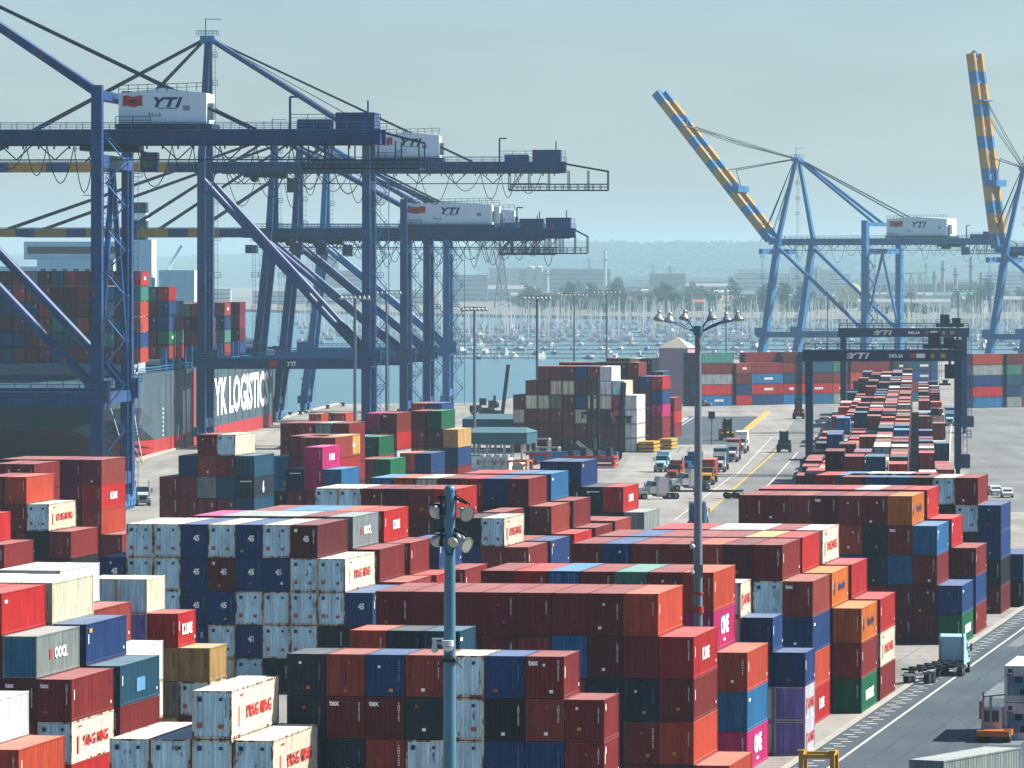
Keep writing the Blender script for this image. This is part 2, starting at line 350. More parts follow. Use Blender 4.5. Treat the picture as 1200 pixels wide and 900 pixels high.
# painted and paved surfaces of the yard
def uvsheet(name, u0, v0, u1, v1, mat, z): return sheet(name, [UV(u0, v0), UV(u1, v0), UV(u1, v1), UV(u0, v1)], mat, z)
uvsheet('asphalt_lane', -53.7, 330, -10, 900, M['asphalt'], 0.004)
kb = MB()
def uvbox(mb, u0, v0, u1, v1, z0, z1):
    c = [UV(u0, v0), UV(u1, v0), UV(u1, v1), UV(u0, v1)]
    mb.add([(p.x, p.y, z0) for p in c] + [(p.x, p.y, z1) for p in c], [(3, 2, 1, 0), (4, 5, 6, 7), (0, 1, 5, 4), (1, 2, 6, 5), (2, 3, 7, 6), (3, 0, 4, 7)])
uvbox(kb, -54.25, 330, -53.75, 900, 0, 0.12)
tag(kb.build('lane_kerb', M['kerb']), kind='structure')
lm = MB()
def uvq(mb, u0, v0, u1, v1, z=0.009):
    c = [UV(u0, v0), UV(u1, v0), UV(u1, v1), UV(u0, v1)]; mb.add([(p.x, p.y, z) for p in c], [(0, 1, 2, 3)])
uvq(lm, -50.95, 330, -50.7, 900)
v = 380.0
while v < 760:
    uvq(lm, -53.35, v, -52.45, v + 0.5); uvq(lm, -52.75, v + 2.3, -51.85, v + 2.8); v += 4.6
tag(lm.build('lane_markings', M['white_line']), kind='structure')
sm_ = MB()                                   # slot lines and tyre marks between the stacks and the kerb
for v in range(400, 720, 13):
    for k in range(5): uvq(sm_, -57.6 + k * 0.0, v + 1 + k * 2.4, -54.4, v + 1.12 + k * 2.4, 0.006)
tag(sm_.build('slot_markings', M['white_line']), kind='structure')
jt = MB()                                    # dark expansion joints of the concrete
for v in range(505, 720, 6): uvq(jt, -95, v, -54.35, v + 0.12, 0.012)
for u in (-58.3, -64.5, -70, -76): uvq(jt, u, 505, u + 0.14, 720, 0.0135)
tag(jt.build('slab_joints', M['old_asphalt']), kind='structure')
sheet('parking_asphalt', [G(757, 521), G(871, 521), G(889, 488), G(806, 488)], M['asphalt'], 0.006)
sheet('truck_road', [G(800, 700), G(905, 640), G(948, 520), G(985, 470), G(948, 470), G(905, 528), G(832, 600), G(770, 690)], M['old_asphalt'], 0.004)
sheet('far_road', [G(700, 640), G(832, 599), G(905, 527), G(947, 470), G(925, 470), G(892, 489), G(872, 523), G(745, 528), G(720, 560)], M['road'], 0.0045)
sheet('crane_lane', [G(1088, 640), G(1108, 640), G(1117, 475), G(1100, 475)], M['old_asphalt'], 0.004)
sheet('right_apron', [G(1136, 600), G(1330, 600), G(1260, 474), G(1133, 474)], M['old_asphalt'], 0.005)
def stripe(mb, a, b, wd, z=0.011):
    a = Vector(a); b = Vector(b); d = (b - a).normalized(); s_ = Vector((d.y, -d.x, 0)) * wd / 2
    mb.add([(p.x, p.y, z) for p in (a - s_, a + s_, b + s_, b - s_)], [(0, 1, 2, 3)])
ym = MB()
stripe(ym, G(826, 604), G(872, 562), 0.5); stripe(ym, G(872, 562), G(918, 521), 0.5)
tag(ym.build('road_edge_lines', M['yellow_line']), kind='structure')
wm = MB()
stripe(wm, G(757, 519), G(806, 489.5), 0.9); stripe(wm, G(763, 521), G(813, 489), 0.4); stripe(wm, G(866, 607), G(935, 530), 0.3); stripe(wm, G(860, 560), G(905, 512), 0.25); stripe(wm, G(790, 610), G(860, 556), 0.25)
stripe(wm, G(1092, 640), G(1104, 476), 0.3); stripe(wm, G(1107, 640), G(1116, 476), 0.3); stripe(wm, G(1099, 640), G(1110, 476), 0.2)
for yy in (486, 503, 529, 560, 580): stripe(wm, G(1139, yy), G(1300, yy + 1), 0.5)
stripe(wm, G(740, 522), G(875, 524), 0.6)
tag(wm.build('yard_lines', M['white_line']), kind='structure')
yk = MB()
for a, b in zip([(864, 515), (874, 506), (884, 497), (894, 489)], [(874, 506), (884, 497), (894, 489), (900, 484)]): yk.bar(G(*a, z=0.3), G(*b, z=0.3), 1.2, 0.6)
tag(yk.build('yellow_kerb', M['yellow_line']), kind='structure')
qc = MB()                                    # pale cope along the quay with its bollard line
for a, b in zip(QUAY[2:8], QUAY[3:9]): qc.bar((a[0] + 0.6, a[1], 0.15), (b[0] + 0.6, b[1], 0.15), 1.2, 0.4)
tag(qc.build('quay_cope', M['concrete_pale']), kind='structure')

ty = MB(); rw_ = random.Random(15)          # worn wheel tracks, patches and oil on the asphalt lane
for u0 in (-48.6, -46.6, -44.2, -42.0, -38.5, -36.4): uvq(ty, u0, 335, u0 + .35, 890, 0.0065)
for k in range(9):
    u0 = rw_.uniform(-50, -36); v0 = rw_.uniform(430, 640); s0 = rw_.uniform(-.12, .12); pts = []
    for j in range(9): pts.append((u0 + s0 * j * 5 + .012 * (j * 5) ** 2 * (1 if s0 < 0 else -1) * .3, v0 + j * 5))
    for q in (0, 1.9):
        for (a, c), (d, e) in zip(pts[:-1], pts[1:]): p4 = [UV(a + q, c), UV(a + q + .22, c), UV(d + q + .22, e), UV(d + q, e)]; ty.add([(p.x, p.y, 0.0072 + k * .0002) for p in p4], [(0, 1, 2, 3)])
for k in range(26):
    c0 = (rw_.uniform(-50, -34), rw_.uniform(430, 680)); n = 9; rr0 = rw_.uniform(.3, 1.2); p4 = [UV(c0[0] + rr0 * rw_.uniform(.7, 1.2) * math.cos(6.283 * j / n), c0[1] + 1.6 * rr0 * rw_.uniform(.7, 1.2) * math.sin(6.283 * j / n)) for j in range(n)]
    ty.add([(p.x, p.y, 0.0105 + k * .0001) for p in p4], [tuple(range(n))])
P('worn_asphalt', (0.052, 0.068, 0.082), 0.75, var=0.35, scale=0.9, streak=False)
tag(ty.build('lane_wear', M['worn_asphalt']), kind='structure')
pa = MB()
for (ua, va, ub, vb) in ((-46.5, 505, -43, 524), (-50, 575, -47.2, 600), (-44, 610, -38, 618), (-41, 455, -37.5, 462)): uvq(pa, ua, va, ub, vb, 0.0058)
P('asphalt_patch', (0.13, 0.155, 0.165), 0.9, var=0.2, streak=False)
tag(pa.build('asphalt_patches', M['asphalt_patch']), kind='structure')
ys = MB()                                    # tyre sweeps and stains across the concrete yard
for k in range(34):
    px = rw_.uniform(640, 1190); py = rw_.uniform(492, 600); g0 = G(px, py); hd = R(rw_.choice([4, 4, 4, 86, 30])) + rw_.uniform(-.15, .15); d0 = Vector((math.sin(hd), math.cos(hd), 0)); n0 = Vector((d0.y, -d0.x, 0)); Ln = rw_.uniform(15, 60)
    for q in (0, 2.0):
        a = g0 + n0 * q; c = a + d0 * Ln; ys.add([(p.x, p.y, 0.0125 + k * .0002) for p in (a, a + n0 * .3, c + n0 * .3, c)], [(0, 1, 2, 3)])
P('worn_concrete', (0.12, 0.115, 0.10), 0.9, var=0.3, scale=0.6, streak=False)
tag(ys.build('yard_wear', M['worn_concrete']), kind='structure')

# ------------------------------------------------------------------ containers
#  colour letter: linear colour, rust, word for labels
CC = {
 'r': ((0.15, 0.014, 0.013), .12, 'maroon'), 'q': ((0.21, 0.032, 0.022), .15, 'brick red'), 't': ((0.085, 0.011, 0.012), .12, 'dark maroon'),
 'R': ((0.34, 0.013, 0.012), .05, 'bright red'), 'O': ((0.36, 0.045, 0.02), .12, 'orange red'), 'o': ((0.43, 0.115, 0.014), .05, 'orange'),
 'p': ((0.37, 0.012, 0.105), .0, 'magenta'), 'v': ((0.14, 0.01, 0.045), .0, 'dark magenta'), 'b': ((0.011, 0.036, 0.125), .1, 'navy blue'),
 'B': ((0.018, 0.11, 0.245), .12, 'sky blue'), 'T': ((0.01, 0.056, 0.098), .25, 'petrol blue'), 'd': ((0.012, 0.022, 0.034), .1, 'slate'), 'k': ((0.011, 0.01, 0.013), .1, 'charcoal'),
 'w': ((0.6, 0.54, 0.41), .40, 'rusty white'), 'W': ((0.6, 0.61, 0.59), .06, 'clean white'), 'c': ((0.56, 0.52, 0.38), .03, 'cream'), 's': ((0.185, 0.215, 0.21), .15, 'light grey'),
 'e': ((0.34, 0.22, 0.08), .12, 'tan'), 'a': ((0.19, 0.18, 0.13), .12, 'khaki'), 'y': ((0.42, 0.24, 0.055), .1, 'ochre'),
 'g': ((0.007, 0.095, 0.038), .05, 'green'), 'G': ((0.05, 0.17, 0.14), .08, 'sea green'), 'l': ((0.42, 0.42, 0.44), .1, 'lavender-shaded white')}
# name, px and py of the top front right corner of the rightmost stack, its levels, level height, length, pitch, angle, stacks from right to left (levels:colours from the top)
ROWS = [
 ('front white pair', 320, 867.3, 3, 2.96, 13.6, 2.56, 9.84, '3:ww 4:wwww 3:wwr 3:www'),
 ('nearest centre row', 708, 819.5, 4, 2.65, 6.06, 2.52, 9.84, '4:rrrr 5:rqbrr 5:bkbkr 5:wwwqw 5:qdwrb 5:btqrk 5:qtdkr 5:dddkr'),
 ('short row behind the nearest', 538.8, 739, 5, 2.65, 6.06, 2.5, 9.84, '5:Tdrrk 5:ddrkr 5:Orrkr'),
 ('low left foreground row', 22, 878, 2, 2.96, 12.19, 2.5, 9.84, '2:Oq 3:Wsr 3:Wrr'),
 ('left row with the grey stack', 84, 795.8, 3, 2.96, 12.19, 2.5, 9.84, '3:rwR 4:strb 5:Rrrrb 5:Rrrrr'),
 ('left row with the blue stacks', 140.8, 780, 3, 2.96, 12.19, 2.5, 9.84, '3:TrR 4:brrr 5:cWrrr 5:cWrrr 5:cbrrr'),
 ('left row of white boxes', 147, 761.6, 3, 2.96, 12.19, 2.5, 9.84, '3:Wwr 4:qrrr 5:Wrrrr 5:Wrrrr'),
 ('tan row by the black wall', 245.8, 759, 3, 2.65, 6.06, 2.5, 9.84, '3:ewr 4:Reae 5:clrrr 5:clrrr'),
 ('row with the bright red side', 855, 896.7, 1, 2.96, 12.1, 2.5, 9.84, '1:O 4:RrOr 5:Ordqr 5:rtdkr 5:rBrkr 5:rrtkr 5:rrdkr 5:rrrkr 5:rkrkr 5:rrrrr'),
 ('row with the magenta side', 875.8, 764.2, 3, 2.96, 12.1, 2.52, 9.84, '3:OBp 5:Opvrr 5:rrrrr 5:Grrrr 5:rrrrr 5:Brrrr 5:Rrrrr 5:rrrrr'),
 ('short row with lavender ends', 943.8, 764.2, 3, 2.65, 6.06, 2.5, 9.84, '3:bll 4:bbww 5:wwwwr 5:drrrr'),
 ('row with the tex stack', 952.5, 680.8, 4, 2.96, 12.1, 2.5, 9.84, '4:qbOR 5:rwrrr 5:trrrr 5:Orrrr 5:rrrrr 5:rrrrr 5:brrrr 5:rrrrr'),
 ('row with the orange stack', 1009.7, 712.5, 3, 2.96, 12.1, 2.5, 9.84, '3:org 4:otkk 5:Rrrrr 5:yrrrr 5:rrrrr 5:rrrrr 5:rrrrr 5:brrrr 5:rrrrr'),
 ('row beside the kerb corner', 1031.7, 701.7, 3, 2.96, 12.1, 2.5, 9.84, '3:Rwr 4:Rrrr 5:wrrrr 5:rrrrr 5:Wrrrr 5:Wrrrr 5:Rrrrr 5:Rrrrr'),
 ('far lane row with the green side', 1127.5, 685.8, 2, 2.96, 12.1, 2.5, 9.84, '2:bg 4:Brtt 5:orBtt 5:rddrk 5:rOBrk 5:tdrrk 5:qrrrk 5:rrrrk 5:rrrrk'),
 ('row behind the green side', 1143.7, 641.7, 3, 2.96, 12.1, 2.5, 9.84, '3:rbr 4:Rrrr 5:Rrrrr 5:rrrrr 5:Wrrrr 5:Rrrrr 5:rrrrr 5:rrrrr 5:Rrrrr'),
 ('row with the pale blue ends', 1173, 591.7, 4, 2.96, 12.1, 2.5, 9.84, '4:bbkt 5:rwkrr 5:wkwwr 5:trrrr 5:brrrr 5:brrrr 5:rrrrr'),
 ('last row before the gantry', 1087, 557, 5, 2.96, 12.1, 2.5, 9.84, '5:rrrrr 5:Wrrrr 5:Wrrrr 5:Brrrr 5:Rrrrr 3:Wrr 3:Wrr'),
 ('low dark row by the kerb', 1199, 649, 2, 2.96, 12.1, 2.5, 9.84, '2:bk 2:kk 2:kk'),
 ('black wall of forty fives', 436.7, 694.2, 3, 2.96, 13.6, 2.48, 9.84, '3:bkr 4:wwkk 5:twwwk 5:wbwwk 5:bbwbw 5:wtbww 5:bbbbw 5:wwwaw 5:wwwww 4:brrr'),
 ('row behind the black wall', 476.7, 681.7, 3, 2.96, 12.1, 2.5, 9.84, '3:qrr 4:rrrr 5:srrrr 5:rrrrr 5:srrrr 5:srrrr 5:srrrr 5:prrrr'),
 ('second row behind the black wall', 511.7, 673.3, 3, 2.96, 12.1, 2.5, 9.84, '3:Rrr 4:rrrr 5:Rrrrr 5:Orrrr 5:Brrrr 5:Brrrr 5:rrrrr'),
 ('small row by the lamp pole', 545, 667, 3, 2.96, 12.1, 2.5, 9.84, '3:rrr 4:brrr'),
 ('middle row with the white box', 619, 640.8, 3, 2.96, 12.1, 2.5, 9.84, '3:rrr 4:wrrr 4:kbrr 5:Rkrrr 5:rtrrr 5:trrrr 5:rrrrr 5:wrrrr 5:wrrrr'),
 ('row behind the white box', 645.8, 633.3, 3, 2.96, 12.1, 2.5, 9.84, '3:brr 3:rrr 4:rrrr'),
 ('middle row with the dark red side', 673, 625.3, 3, 2.96, 12.1, 2.5, 9.84, '3:Rrr 4:qkrr 5:rkrrr 5:bkrrr 5:Rrrrr 5:trrrr 5:wrrrr 5:Orrrr 5:Brrrr'),
 ('middle row with the sky blue side', 698, 618, 3, 2.96, 12.1, 2.5, 9.84, '3:rrr 4:rrrr 5:Brrrr 5:Brrrr 5:Rrrrr 5:Rrrrr'),
 ('little red row by the road', 720.8, 610, 3, 2.96, 12.1, 2.5, 9.84, '3:qrr 3:rrr'),
 ('road row with the slate box', 755, 600, 3, 2.96, 12.1, 2.5, 9.84, '3:srr 4:Rkrr 4:dkrr 5:bdrrr 5:bdrrr'),
 ('far left row of red stacks', 143, 626, 2, 2.96, 12.1, 2.5, 9.84, '2:rr 5:qROrr 5:vvrrr 5:rrrrr 5:rrrrr 5:rrrrr'),
 ('left row with the white side', 83.3, 622.5, 3, 2.96, 12.1, 2.5, 9.84, '3:rkr 4:wkrr 5:Orrrr 5:rrrrr'),
 ('row at the left edge', 5, 638, 3, 2.96, 12.1, 2.5, 9.84, '3:rrr 4:Rrrr'),
 ('low row behind the left edge', 40, 543.5, 5, 2.96, 12.1, 2.5, 9.84, '5:rrrrr 5:rrrrr'),
 ('quayside row with the white tops', 298, 534, 5, 2.73, 12.1, 2.5, 9.84, '5:TdTrs 6:wrTrrr 6:rqsrrr 5:brrrr 4:rrrr'),
 ('quayside row with magenta pair', 400, 549.7, 4, 2.87, 12.1, 2.5, 9.84, '4:Bwrr 5:pprrr 4:drrr 3:krr'),
 ('row behind the magenta pair', 393, 512.5, 5, 2.87, 12.1, 2.6, 9.84, '5:qROrr 5:rrrrr'),
 ('quay row with the ochre box', 402, 511, 5, 2.87, 12.1, 2.6, 9.84, '5:yRrrr 5:rrrrr 5:rrrrr 4:BBrr'),
 ('quay row with the pale box', 409, 495.8, 5, 2.96, 12.1, 2.65, 9.84, '5:rrrrr 5:srrrr 5:rrrrr 5:rtBrr'),
 ('quay row with magenta and maroon', 465, 484, 5, 2.96, 12.1, 2.7, 9.84, '5:rRlrr 5:prrrr'),
 ('quay row with the tan box', 536.7, 503, 4, 2.96, 12.1, 2.7, 9.84, '4:ebrr 5:gtarr 5:rqerr'),
 ('low quay row behind the tan box', 517, 472.5, 5, 2.96, 12.1, 2.7, 9.84, '5:brrrr 5:Orrrr'),
 ('quay row with the dark green box', 444, 511.7, 4, 2.96, 12.1, 2.7, 9.84, '4:gOrr 4:BTrr'),
 ('small row behind the green box', 453, 506, 4, 2.96, 12.1, 2.7, 9.84, '4:Olrr 4:rrrr'),
 ('low row with the green top', 457.5, 538, 3, 2.96, 12.1, 2.5, 9.84, '3:gOr 3:rrr'),
 ('low row with the blue side', 505, 531, 3, 2.96, 12.1, 2.5, 9.84, '3:bbr 3:Orr'),
 ('far quay boxes', 405, 484, 3, 2.96, 12.1, 2.6, 9.84, '3:Orr 3:grr'),
 ('farthest quay boxes', 376, 485, 3, 2.96, 12.1, 2.6, 9.84, '3:Orr 2:rr'),
 ('central block front row', 746, 463, 4, 2.96, 12.1, 2.6, 9.84, '4:WWWW 5:cpOrr 6:WWwkrr 6:rrwrrr 6:btbwrr 6:twrrrr 6:rwarrr 6:rrwrrr 5:rwrrr 4:rwrr'),
 ('central block second row', 766, 457, 4, 2.96, 12.1, 2.6, 9.84, '4:rRbr 5:qrrrr 6:Rrrrrr 6:Rrrrrr 6:rrrrrr 6:rrrrrr 6:rrrrrr 6:rrrrrr'),
 ('central block third row', 776, 441, 5, 2.96, 12.1, 2.6, 9.84, '5:Rbprr 5:brrrr 6:rrrrrr 6:trrrrr 6:rrrrrr 6:grrrrr'),
 ('central block fourth row', 790, 466, 3, 2.96, 12.1, 2.6, 9.84, '3:rRr 5:TTrrr 6:krrrrr 6:wrrrrr 6:grrrrr 6:trrrrr'),
]
ROWS.append(('reefer pair at the right edge', 1213, 780, 2, 2.96, 12.1, 2.5, 9.84, '2:WW'))
ROWS.append(('angled row at the bottom right', 1106, 891, 2, 2.96, 12.1, 2.5, 29.0, '2:sr'))
def diag(name, px, py, base, cols): ROWS.append((name, px, py, base, 2.96, 12.1, 2.55, 50.0, cols))
def wall_run(name, px0, D0, first, runs):
    th_ = R(50.0); p_ = Vector((gx(px0, D0), D0, 0)); d_ = Vector((math.sin(th_), math.cos(th_), 0))
    for L_, off, defs in runs:
        q_ = p_ + Vector((math.cos(th_), -math.sin(th_), 0)) * off; n_l = int(defs[0]); ROWS.append((name, 600 + F * q_.x / q_.y, HY + (HC - n_l * 2.96) * F / q_.y, n_l, 2.96, L_ - .15, 2.55, 50.0, defs)); p_ = p_ + d_ * (L_ + .25)
wall_run('back wall left of the gantry', 822, 1612, 0, [(12.2, 0, '5:GrsRB 5:rtTBr 5:bbtrB'), (6.1, .6, '4:qtbR 4:rbkB'), (12.2, 0, '4:rBRb 5:rbTBb'), (6.1, -.5, '5:trTRB 5:rrkBb'), (12.2, .4, '5:bTtRB 5:rGOTs'), (6.1, 0, '4:GqOs 5:rbdrs'), (12.2, .5, '5:rrOOs 5:ttqbb')])
wall_run('back wall behind the gantry', 1008, 1655, 0, [(12.2, 0, '5:rrBtr 5:rBbrT'), (6.1, .5, '4:dBqT 5:TTrrB'), (12.2, 0, '5:BTbrT 5:TtrrB')])
wall_run('back wall right of the gantry', 1140, 1590, 0, [(12.2, 0, '5:OsbRB 5:rrtrr'), (6.1, .6, '5:tGTbs 5:rrrrr'), (12.2, 0, '4:rTBq 5:rrrrr'), (12.2, .5, '5:OBrts 5:rrrrr')])

BOX = []   # each: dict(row, stack, level, n, x, y, z, L, h, th, c, left, stacks)
for name, pxR, pyR, n, h, L, pitch, th, cols in ROWS:
    D = (HC - n * h) * F / (pyR - HY); th = R(th); u = Vector((math.cos(th), -math.sin(th), 0)); p0 = Vector((gx(pxR, D), D, 0))
    cs = cols.split()
    for k, cdef in enumerate(cs):
        m, cl = cdef.split(':'); m = int(m)
        pr = p0 - u * (k * pitch + 1.22)
        for lv in range(m):
            c = cl[m - 1 - lv] if m - 1 - lv < len(cl) else 'r'
            BOX.append(dict(row=name, stack=k, level=lv, n=m, x=pr.x, y=pr.y, z=lv * h, L=L, h=h - 0.03, th=th, c=c, stacks=len(cs)))
# the long block under the rubber tyred gantries
rg = random.Random(21); th = R(4.0); u2 = Vector((math.cos(th), -math.sin(th), 0)); v2 = Vector((math.sin(th), math.cos(th), 0))
pal = 'rrrrrrrrrqqqttttRROObBTTwWscdk'
for bay in range(64):
    o0 = Vector((33.5, 722, 0)) + v2 * (bay * 12.9)
    prof = rg.choice([(2, 3, 3, 3, 4, 4), (2, 3, 4, 4, 4, 3), (3, 3, 3, 4, 4, 4), (1, 3, 3, 4, 3, 4), (2, 2, 4, 3, 4, 4), (3, 4, 3, 3, 4, 3)])
    if bay == 0: prof = (2, 3, 4, 5, 5, 3)
    if bay == 1: prof = (3, 4, 5, 4, 4, 3)
    for k in range(8):
        m = prof[k] if k < 6 else rg.choice([2, 2, 3, 1] if k == 6 else [1, 2, 2, 3])
        if k < 6 and bay > 1: m = max(1, m + rg.choice([-1, 0, 0, 0]))
        pr = o0 + u2 * (1.22 + k * 2.62 + (1.4 if k > 5 else 0))
        for lv in range(m):
            c = rg.choice(pal)
            if lv == m - 1 and bay < 2: c = ('rOqrTW' if bay == 0 else 'rrtBOq')[k] if k < 6 else 'W'
            BOX.append(dict(row='long block under the gantries', stack=k, level=lv, n=m, x=pr.x, y=pr.y, z=lv * 2.9, L=12.1, h=2.87 if rg.random() < .6 else 2.6, th=th, c=c, stacks=8, bay=bay))
# the boxes on the deck of the big ship
SH = math.atan(0.067); SP = Vector((-75.2, 1150, 0))          # starboard quarter of the ship at the waterline
su = Vector((math.cos(SH), -math.sin(SH), 0)); sv = Vector((math.sin(SH), math.cos(SH), 0))
rs = random.Random(5)
for bi, (dv, m, k0, k1, z0) in enumerate([(0.5, 6, -0.9, 15, 19.2), (60, 5, 0, 15, 19.0), (73, 4, 0, 15, 19.0), (118, 4, 0, 15, 18.2), (131, 3, 0, 15, 18.2), (160, 4, 0, 14, 18.2), (190, 4, 0, 13, 18.2)]):
    for k in range(16 if bi < 4 else 14):
        pr = SP + su * (-1.6 + (1.9 if bi == 0 else 0.0) - k * 2.56) + sv * dv
        for lv in range(m):
            c = rs.choice('rRvqrtTBrqbRvtOTrGs')
            if bi == 0 and k == 0: c = 'OrbOGR'[::-1][lv] if False else 'ObOOGR'[lv]
            if bi == 0 and k == 1: c = 'rtbtTr'[lv]
            if bi == 1 and k == 0: c = 'qgbbR'[lv]
            BOX.append(dict(row=('stern' if bi == 0 else 'second' if bi < 3 else 'forward') + ' deck stack of the ship', stack=k, level=lv, n=m, x=pr.x, y=pr.y, z=z0 + lv * 3.05, L=12.1, h=2.95, th=SH, c=c, stacks=16, bay=bi))

def corners(b):
    u = (math.cos(b['th']), -math.sin(b['th'])); v = (math.sin(b['th']), math.cos(b['th'])); x0, y0, z0 = b['x'], b['y'], b['z']; w_ = 1.22; out = []
    for s, t, q in ((-w_, 0, 0), (w_, 0, 0), (w_, b['L'], 0), (-w_, b['L'], 0), (-w_, 0, 1), (w_, 0, 1), (w_, b['L'], 1), (-w_, b['L'], 1)):
        out.append((x0 + u[0] * s + v[0] * t, y0 + u[1] * s + v[1] * t, z0 + q * b['h']))
    return out
def visible_areas():
    buf = np.full((900, 1200), -1, np.int32)
    order = sorted(range(len(BOX)), key=lambda i: (-(BOX[i]['y'] * math.cos(BOX[i]['th']) + BOX[i]['x'] * math.sin(BOX[i]['th'])), BOX[i]['x'], BOX[i]['z']))
    for i in order:
        b = BOX[i]; c = [(600 + F * p[0] / p[1], HY + F * (HC - p[2]) / p[1]) for p in corners(b)]
        for q in ((3, 2, 6, 7), (4, 5, 6, 7), (1, 2, 6, 5), (0, 1, 5, 4)):
            P_ = [c[j] for j in q]; xs = [p[0] for p in P_]; ys = [p[1] for p in P_]
            x0, x1 = max(0, int(min(xs))), min(1199, int(max(xs)) + 1); y0, y1 = max(0, int(min(ys))), min(899, int(max(ys)) + 1)
            if x1 <= x0 or y1 <= y0: continue
            X, Y = np.meshgrid(np.arange(x0, x1) + .5, np.arange(y0, y1) + .5)
            ar = sum(P_[j][0] * P_[(j + 1) % 4][1] - P_[(j + 1) % 4][0] * P_[j][1] for j in range(4)); sg = 1 if ar > 0 else -1
            ok = np.ones(X.shape, bool)
            for j in range(4):
                a, d = P_[j], P_[(j + 1) % 4]; ok &= sg * ((d[0] - a[0]) * (Y - a[1]) - (d[1] - a[1]) * (X - a[0])) >= 0
            buf[y0:y1, x0:x1][ok] = i
    return np.bincount(buf[buf >= 0].ravel(), minlength=len(BOX))
AREA = visible_areas()
rank = sorted(range(len(BOX)), key=lambda i: -AREA[i])
KEEP = set(i for i in rank[:290] if AREA[i] > 25)
print('boxes', len(BOX), 'visible', int((AREA > 0).sum()), 'kept', len(KEEP), 'smallest kept', AREA[rank[289]])

# --- meshes of one container
def corr(mb, n, y0, y1, z0, z1, x, d, axis, sgn):
    """trapezoid corrugation across a wall; axis 'x' = wall facing x, 'y' = wall facing y"""
    pts = []; st = (y1 - y0) / n
    for i in range(n):
        a = y0 + i * st; pts += [(a, 0), (a + st * .3, 0), (a + st * .5, -d), (a + st * .8, -d)]
    pts.append((y1, 0)); vs_ = []
    for q, o in pts:
        for z in (z0, z1): vs_.append((x + sgn * o, q, z) if axis == 'x' else (q, x + sgn * o, z))
    m = len(pts); mb.add(vs_, [(2 * i, 2 * i + 2, 2 * i + 3, 2 * i + 1) for i in range(m - 1)])
_cm = {}
def cmesh(L, h):
    k = (round(L, 2), round(h, 2))
    if k in _cm: return _cm[k]
    w_ = 1.219; b = MB(); n = int(L / 0.42)
    corr(b, n, 0.16, L - 0.16, 0.14, h - 0.1, w_ - 0.03, 0.04, 'x', 1); corr(b, n, 0.16, L - 0.16, 0.14, h - 0.1, -w_ + 0.03, 0.04, 'x', -1)
    b.box(-w_ + .05, L - .12, .14, w_ - .05, L - .08, h - .1); b.box(-w_ + .05, .1, .1, w_ - .05, L - .1, .16)
    nr = int(L / 0.6)                                         # roof with shallow swages
    for i in range(nr):
        a = 0.12 + (L - .24) * i / nr; d = (L - .24) / nr
        b.add([(-w_ + .06, a, h - .03), (w_ - .06, a, h - .03), (w_ - .06, a + d * .6, h - .03), (-w_ + .06, a + d * .6, h - .03), (-w_ + .06, a + d * .72, h - .055), (w_ - .06, a + d * .72, h - .055), (w_ - .06, a + d, h - .03), (-w_ + .06, a + d, h - .03)],
              [(0, 1, 2, 3), (3, 2, 5, 4), (4, 5, 6, 7)])
    e = MB(); corr(e, 7, -w_ + .13, w_ - .13, .14, h - .1, 0.03, 0.07, 'y', -1)
    f = MB()
    for x in (-1, 1):
        for y in (0, 1):
            xa, xb = (w_ - .13, w_) if x > 0 else (-w_, -w_ + .13); ya_, yb = (0, .13) if y == 0 else (L - .13, L)
            f.box(xa, ya_, .118, xb, yb, h - .118)
            xa, xb = (w_ - .17, w_ + .004) if x > 0 else (-w_ - .004, -w_ + .17); ya_, yb = (-.004, .18) if y == 0 else (L - .18, L + .004)
            f.box(xa, ya_, 0, xb, yb, .118); f.box(xa, ya_, h - .118, xb, yb, h)
        xa, xb = (w_ - .06, w_ - .004) if x > 0 else (-w_ + .004, -w_ + .06)
        f.box(xa, .18, .02, xb, L - .18, .15); f.box(xa, .18, h - .11, xb, L - .18, h - .012)
    for ya_, yb in ((.004, .07), (L - .07, L - .004)): f.box(-w_ + .17, ya_, .02, w_ - .17, yb, .15); f.box(-w_ + .17, ya_, h - .12, w_ - .17, yb, h - .012)
    d = MB()                                                   # door end: two leaves, hinges, lock rods and handles
    for s_ in (-1, 1):
        xa, xb = sorted((s_ * .02, s_ * (w_ - .14))); d.box(xa, .03, .16, xb, .07, h - .12)
        for q in range(3): z_ = .3 + q * (h - .55) / 3; d.box(xa + .1, .012, z_, xb - .1, .03, z_ + (h - .55) / 3 - .12)
        for x_ in (.32, .82): d.tube((s_ * x_, -.02, .12), (s_ * x_, -.02, h - .1), .03, 6); d.box(s_ * x_ - .09, -.05, .1, s_ * x_ + .09, .02, .24); d.box(s_ * x_ - .09, -.05, h - .24, s_ * x_ + .09, .02, h - .1); d.box(s_ * x_ - .2, -.06, h * .42, s_ * x_ + .12, -.02, h * .42 + .06)
        for q in range(4): d.box(*( (w_ - .16, -.01, .35 + q * (h - .7) / 3, w_ - .04, .03, .47 + q * (h - .7) / 3) if s_ > 0 else (-w_ + .04, -.01, .35 + q * (h - .7) / 3, -w_ + .16, .03, .47 + q * (h - .7) / 3)))
    _cm[k] = (b.mesh('body', MC), e.mesh('end_wall', MC), f.mesh('frame', MC), d.mesh('doors', MC)); return _cm[k]
ORD = ['first', 'second', 'third', 'fourth', 'fifth', 'sixth', 'seventh', 'eighth', 'ninth', 'tenth', 'eleventh', 'twelfth', 'thirteenth', 'fourteenth', 'fifteenth', 'sixteenth']
def side_text(T, L, h, s, mat, H, y=.5, z=.5, bold=.02, narrow=.8, name='lettering'):
    return link(name, text_mesh(s, mat, bold, 0, narrow), T, (1.235, L * y, h * z), (0, 0, 0)), H
SIDE = Matrix(((0, 0, 1), (1, 0, 0), (0, 1, 0))).to_euler(); FRONT = Euler((R(90), 0, 0))
